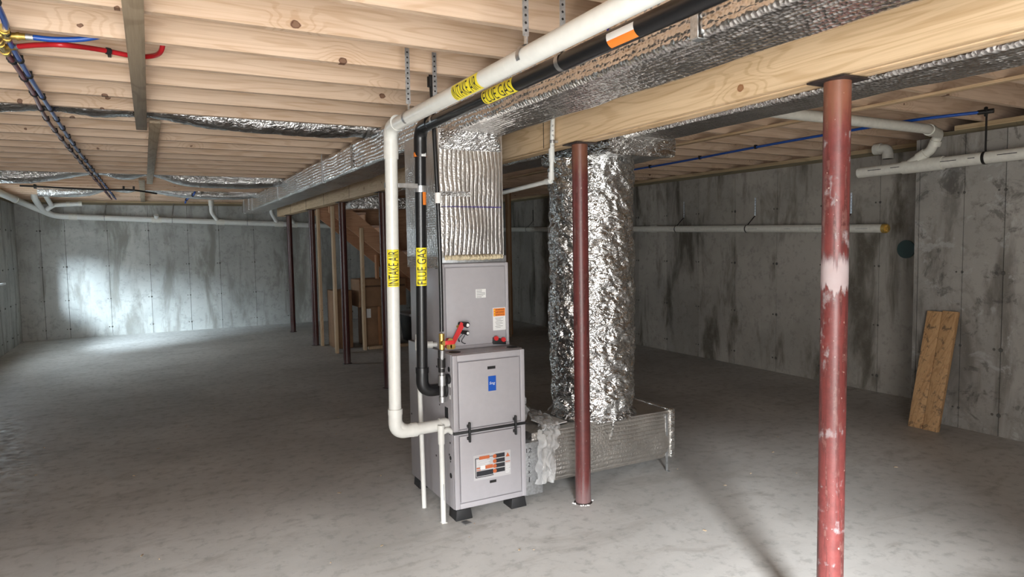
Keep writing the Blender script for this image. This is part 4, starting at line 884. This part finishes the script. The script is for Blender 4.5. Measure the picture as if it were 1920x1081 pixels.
MB().tube([(-0.40, 3.302, zt), (-0.375, 3.300, zt)], 0.0125, 12).build('crimp_sleeve', 'galv', bt, 40); MB().tube([(-0.50, 3.315, zt), (-0.525, 3.328, zt)], 0.0125, 12).build('crimp_sleeve', 'galv', bt, 40)
MB().tube(smoothpath([(-0.375, 3.300, zt), (-0.30, 3.302, zt+0.002), (-0.20, 3.304, zt+0.018), (-0.08, 3.306, zt+0.06)], 8), 0.011, 12).build('branch_tube', 'pexb', bt, 60); MB().tube(smoothpath([(-0.525, 3.328, zt), (-0.62, 3.37, zt), (-0.9, 3.42, zt+0.02)], 6), 0.011, 12).build('branch_tube', 'pexb', bt, 60)
rd = tubing('red_water_tube', 'maroon and red flexible water tube clipped beside the blue one', [(-0.47, -1.0, zt), (-0.49, 1.5, zt), (-0.50, 2.9, zt), (-0.505, 3.5, zt), (-0.519, 4.38, zt), (-0.560, 5.43, zt), (-0.565, 7.55, zt), (-0.56, 10, zt), (-0.555, 13.2, zt)], 'pexd', [jy(i)+0.03 for i in range(3, 26)])
MB().tube([(-0.505, 3.40, zt), (-0.508, 3.60, zt)], 0.016, 12).tube([(-0.505, 3.51, zt), (-0.455, 3.475, zt)], 0.0135, 12).build('brass_tee', 'brass', rd, 40)
for a_, b_ in (((-0.506, 3.44, zt), (-0.506, 3.453, zt)), ((-0.507, 3.56, zt), (-0.507, 3.572, zt))): MB().tube([a_, b_], 0.0185, 12).build('crimp_ring', 'brass', rd, 40)
MB().tube([(-0.470, 3.486, zt), (-0.445, 3.465, zt)], 0.0125, 12).build('crimp_sleeve', 'galv', rd, 40)
q = smoothpath([(-0.445, 3.465, zt), (-0.37, 3.40, zt-0.002), (-0.276, 3.335, zt-0.008), (-0.16, 3.50, 2.400), (-0.033, 3.57, 2.404), (0.046, 3.53, 2.404), (0.080, 3.42, 2.408), (0.086, 3.34, 2.47)], 8)
MB().tube(q, 0.011, 12).build('branch_tube', 'pexr', rd, 60)
MB().tube([(-0.136, 3.512, 2.401), (-0.122, 3.522, 2.4015)], 0.015, 10).box(-0.136, -0.122, 3.51, 3.648, 2.405, 2.413).build('clip', 'rubber', rd)
bt2 = tubing('blue_water_tube', 'blue flexible water tube crossing under the joists beyond the girder', [(4.9, 12.0, zt), (5.05, 8.0, zt), (5.10, 6.57, zt), (5.08, 5.62, zt), (4.98, 4.59, zt), (4.94, 3.84, zt), (4.95, 3.05, zt), (5.09, 2.63, zt)], 'pexb', [jy(i)+0.03 for i in (3, 5, 7, 9, 11, 14)])
MB().tube([(5.085, 2.66, zt), (5.11, 2.57, zt)], 0.016, 12).tube([(5.07, 2.60, zt+0.02), (5.13, 2.63, zt-0.02)], 0.012, 10).build('brass_tee', 'iron', bt2, 40)
bs = thing('blue_stub_tube', (0.55, 11.9, 2.3), 'short blue water tube stub hanging near the far flex duct', 'water tube')
MB().tube(smoothpath([(0.62, 11.4, 2.38), (0.60, 11.5, 2.34), (0.52, 11.75, 2.29), (0.50, 11.85, 2.24)], 6), 0.013, 10).build('tube', 'pexb', bs, 60)
for p_ in ((0.60, 11.5, 2.34), (0.52, 11.75, 2.29)): MB().tube([p_, V(p_)+V((-.01, .03, -.008))], 0.02, 10).build('clip', 'rubber', bs)
bl = thing('black_cable', (-1.0, 10.9, 2.3), 'thin black cable strung under the far joists', 'cable')
MB().tube(smoothpath([(-1.45, 10.6, 2.36), (-0.8, 10.7, 2.342), (-0.5, 10.72, 2.338), (-0.2, 10.75, 2.342), (0.1, 10.9, 2.31)], 8), 0.012, 8).build('cable', 'rubber', bl, 60)
for x in (-1.3, -0.3, -0.18): MB().box(x-0.012, x+0.012, 10.66, 10.76, 2.335, 2.387).build('clip', 'rubber', bl)

# ------------------------------------------------------------------ stairs and studs
sz = lambda x: 1.784-0.83*(x-2.507)
stt = thing('staircase', (3.6, 10.2, 0), 'wooden staircase seen from below, sloping down behind the furnace', 'stairs')
for y in (9.72, 10.63):
    MB().prism([(2.245, sz(2.245)), (2.245, 2.385), (2.245+0.05, 2.385), (2.245+0.25, sz(2.245+0.25)+0.31), (sz(0)*0+5.03, 0.0), (4.656, 0.0)], y, y+0.038).build('stringer', 'stair', stt)
x = 2.30
while True:
    z = sz(x)+0.24
    if z < 0.16: break
    MB().box(x, x+0.26, 9.76, 10.628, z-0.025, z).build('tread', 'tread', stt)
    MB().box(x+0.235, x+0.253, 9.76, 10.628, max(z-0.215, 0.0), z-0.026).build('riser', 'stair', stt)
    x += 0.2286
MB().prism([(2.62, sz(2.62)+0.30), (2.62, 2.345), (5.10, 2.345), (5.10, 0.0), (4.99, 0.0)], 10.672, 10.69).build('side_panel', 'stair', stt)
def stud(x, y, z1, label, w=0.038, d=0.089, mat='stud'):
    o = MB().box(x, x+w, y, y+d, 0.0, z1).build('wall_stud', mat, bevel=0.0015); return tag(o, label, 'stud', 'studs around the staircase')
stud(2.228, 10.42, BZ-0.004, 'pale wall stud pressed against a dark column under the girder')
stud(2.245, 9.56, BZ-0.004, 'pale full-height wall stud between two dark columns, near the tall carton')
stud(2.665, 9.62, 1.78, 'pale wall stud propping the underside of the stair stringer')
stud(2.97, 9.92, 1.38, 'short reddish stud under the stairs above the cartons', mat='redstud')
stud(5.13, 9.75, HJ-0.002, 'orange full-height stud right of the coil cabinet')
stud(5.21, 9.86, HJ-0.002, 'shadowed dark stud doubled behind the orange one', mat='redstud')
o = MB().box(2.75, 5.12, 9.66, 9.75, 0.0, 0.038).build('bottom_plate', 'stud'); tag(o, 'wooden bottom plate on the floor under the stairs', 'plate')

# ------------------------------------------------------------------ cartons and leftovers
def carton(x0, x1, y0, y1, z0, z1, label, tilt=0.0):
    c = thing('cardboard_box', ((x0+x1)/2, (y0+y1)/2, z0), label, 'box', 'cartons under the stairs')
    MB().box(x0, x1, y0, y1, z0, z1-0.003).build('carton', 'card', c, bevel=0.012)
    MB().box(x0+0.004, (x0+x1)/2-0.002, y0+0.004, y1-0.004, z1-0.003, z1).build('flap', 'card', c)
    MB().box((x0+x1)/2+0.002, x1-0.004, y0+0.004, y1-0.004, z1-0.003, z1).build('flap', 'card', c)
    return c
c1 = carton(2.34, 2.60, 9.98, 10.45, 0.0, 0.86, 'tall narrow cardboard carton standing behind the pale stud')
c2 = carton(2.78, 3.28, 9.93, 10.36, 0.0, 0.60, 'squat cardboard carton with a white slip under the stairs')
MB().box(2.80, 2.865, 9.926, 9.9295, 0.44, 0.575).build('paper_slip', 'white', c2)
c3 = carton(2.69, 3.42, 9.90, 10.38, 0.604, 1.02, 'wide cardboard carton lying on top of the squat one')
MB().box(2.72, 3.40, 9.8965, 9.8995, 0.90, 0.925).add([(3.15, 9.897, 0.74), (3.28, 9.897, 0.80), (3.15, 9.897, 0.86), (3.02, 9.897, 0.80)], [(0, 1, 2, 3)]).build('box_print', 'carddk', c3)
tb = thing('storage_tote', (3.75, 10.1, 0), 'black plastic tote with grey lid in the dark behind the pipes', 'tote')
MB().hexa([(3.52, 9.92, 0), (4.02, 9.92, 0), (4.02, 10.4, 0), (3.52, 10.4, 0)], [(3.47, 9.88, 0.42), (4.07, 9.88, 0.42), (4.07, 10.45, 0.42), (3.47, 10.45, 0.42)]).build('tub', 'dark', tb, bevel=0.01)
MB().box(3.45, 4.09, 9.86, 10.47, 0.42, 0.46).build('lid', 'lgrey', tb, bevel=0.008)

# boards leaning on the near wall
def lean(y0, y1, xb, xt, zt_, label, th=0.036, dy=0.0):
    b0, t0 = V((xb, 0, 0)), V((xt, 0, zt_)); d = (t0-b0).normalized(); n = V((d.z, 0, -d.x))*th
    B = b0; T = t0
    o = MB().hexa([B+V((0, y0, 0)), B+V((0, y1, 0)), B+V((0, y1, 0))+V((n.x, 0, 0)), B+V((0, y0, 0))+V((n.x, 0, 0))],
                  [T+V((0, y0+dy, 0)), T+V((0, y1+dy, 0)), T+n+V((0, y1+dy, 0)), T+n+V((0, y0+dy, 0))]).build('scrap_board', 'scrap', bevel=0.002)
    return tag(o, label, 'board', 'boards leaning on the near wall')
lean(3.130, 3.245, 5.325, 5.555, 0.920, 'dirty board leaning on the concrete wall, farther of the pair')
lean(3.012, 3.127, 5.325, 5.560, 0.928, 'dirty board leaning on the concrete wall, nearer of the pair')
# scattered crumbs on the slab
t = MB()
for k in range(60):
    x, y = random.uniform(-1, 4.5), random.uniform(2.2, 7); a = random.uniform(0, 6.28); L = random.uniform(0.004, 0.013); h = random.uniform(0.002, 0.005)
    e = V((math.cos(a), math.sin(a), 0))*L; n = V((-math.sin(a), math.cos(a), 0))*L*random.uniform(0.2, 0.6); p = V((x, y, 0))
    t.hexa([p-e-n, p+e-n, p+e+n, p-e+n], [p-e*.7-n*.7+V((0, 0, h)), p+e*.7-n*.7+V((0, 0, h)), p+e*.7+n*.7+V((0, 0, h)), p-e*.7+n*.7+V((0, 0, h))])
tag(t.build('floor_debris', 'strap'), 'tiny wood and concrete crumbs scattered on the slab', 'debris', kind='stuff')
# ground outside the openings
gl = MB().box(-14, 12, -12, 18, -0.35, -0.21).build('ground_outside', 'lawn'); tag(gl, 'flat grassy ground outside the basement', 'ground', kind='structure')
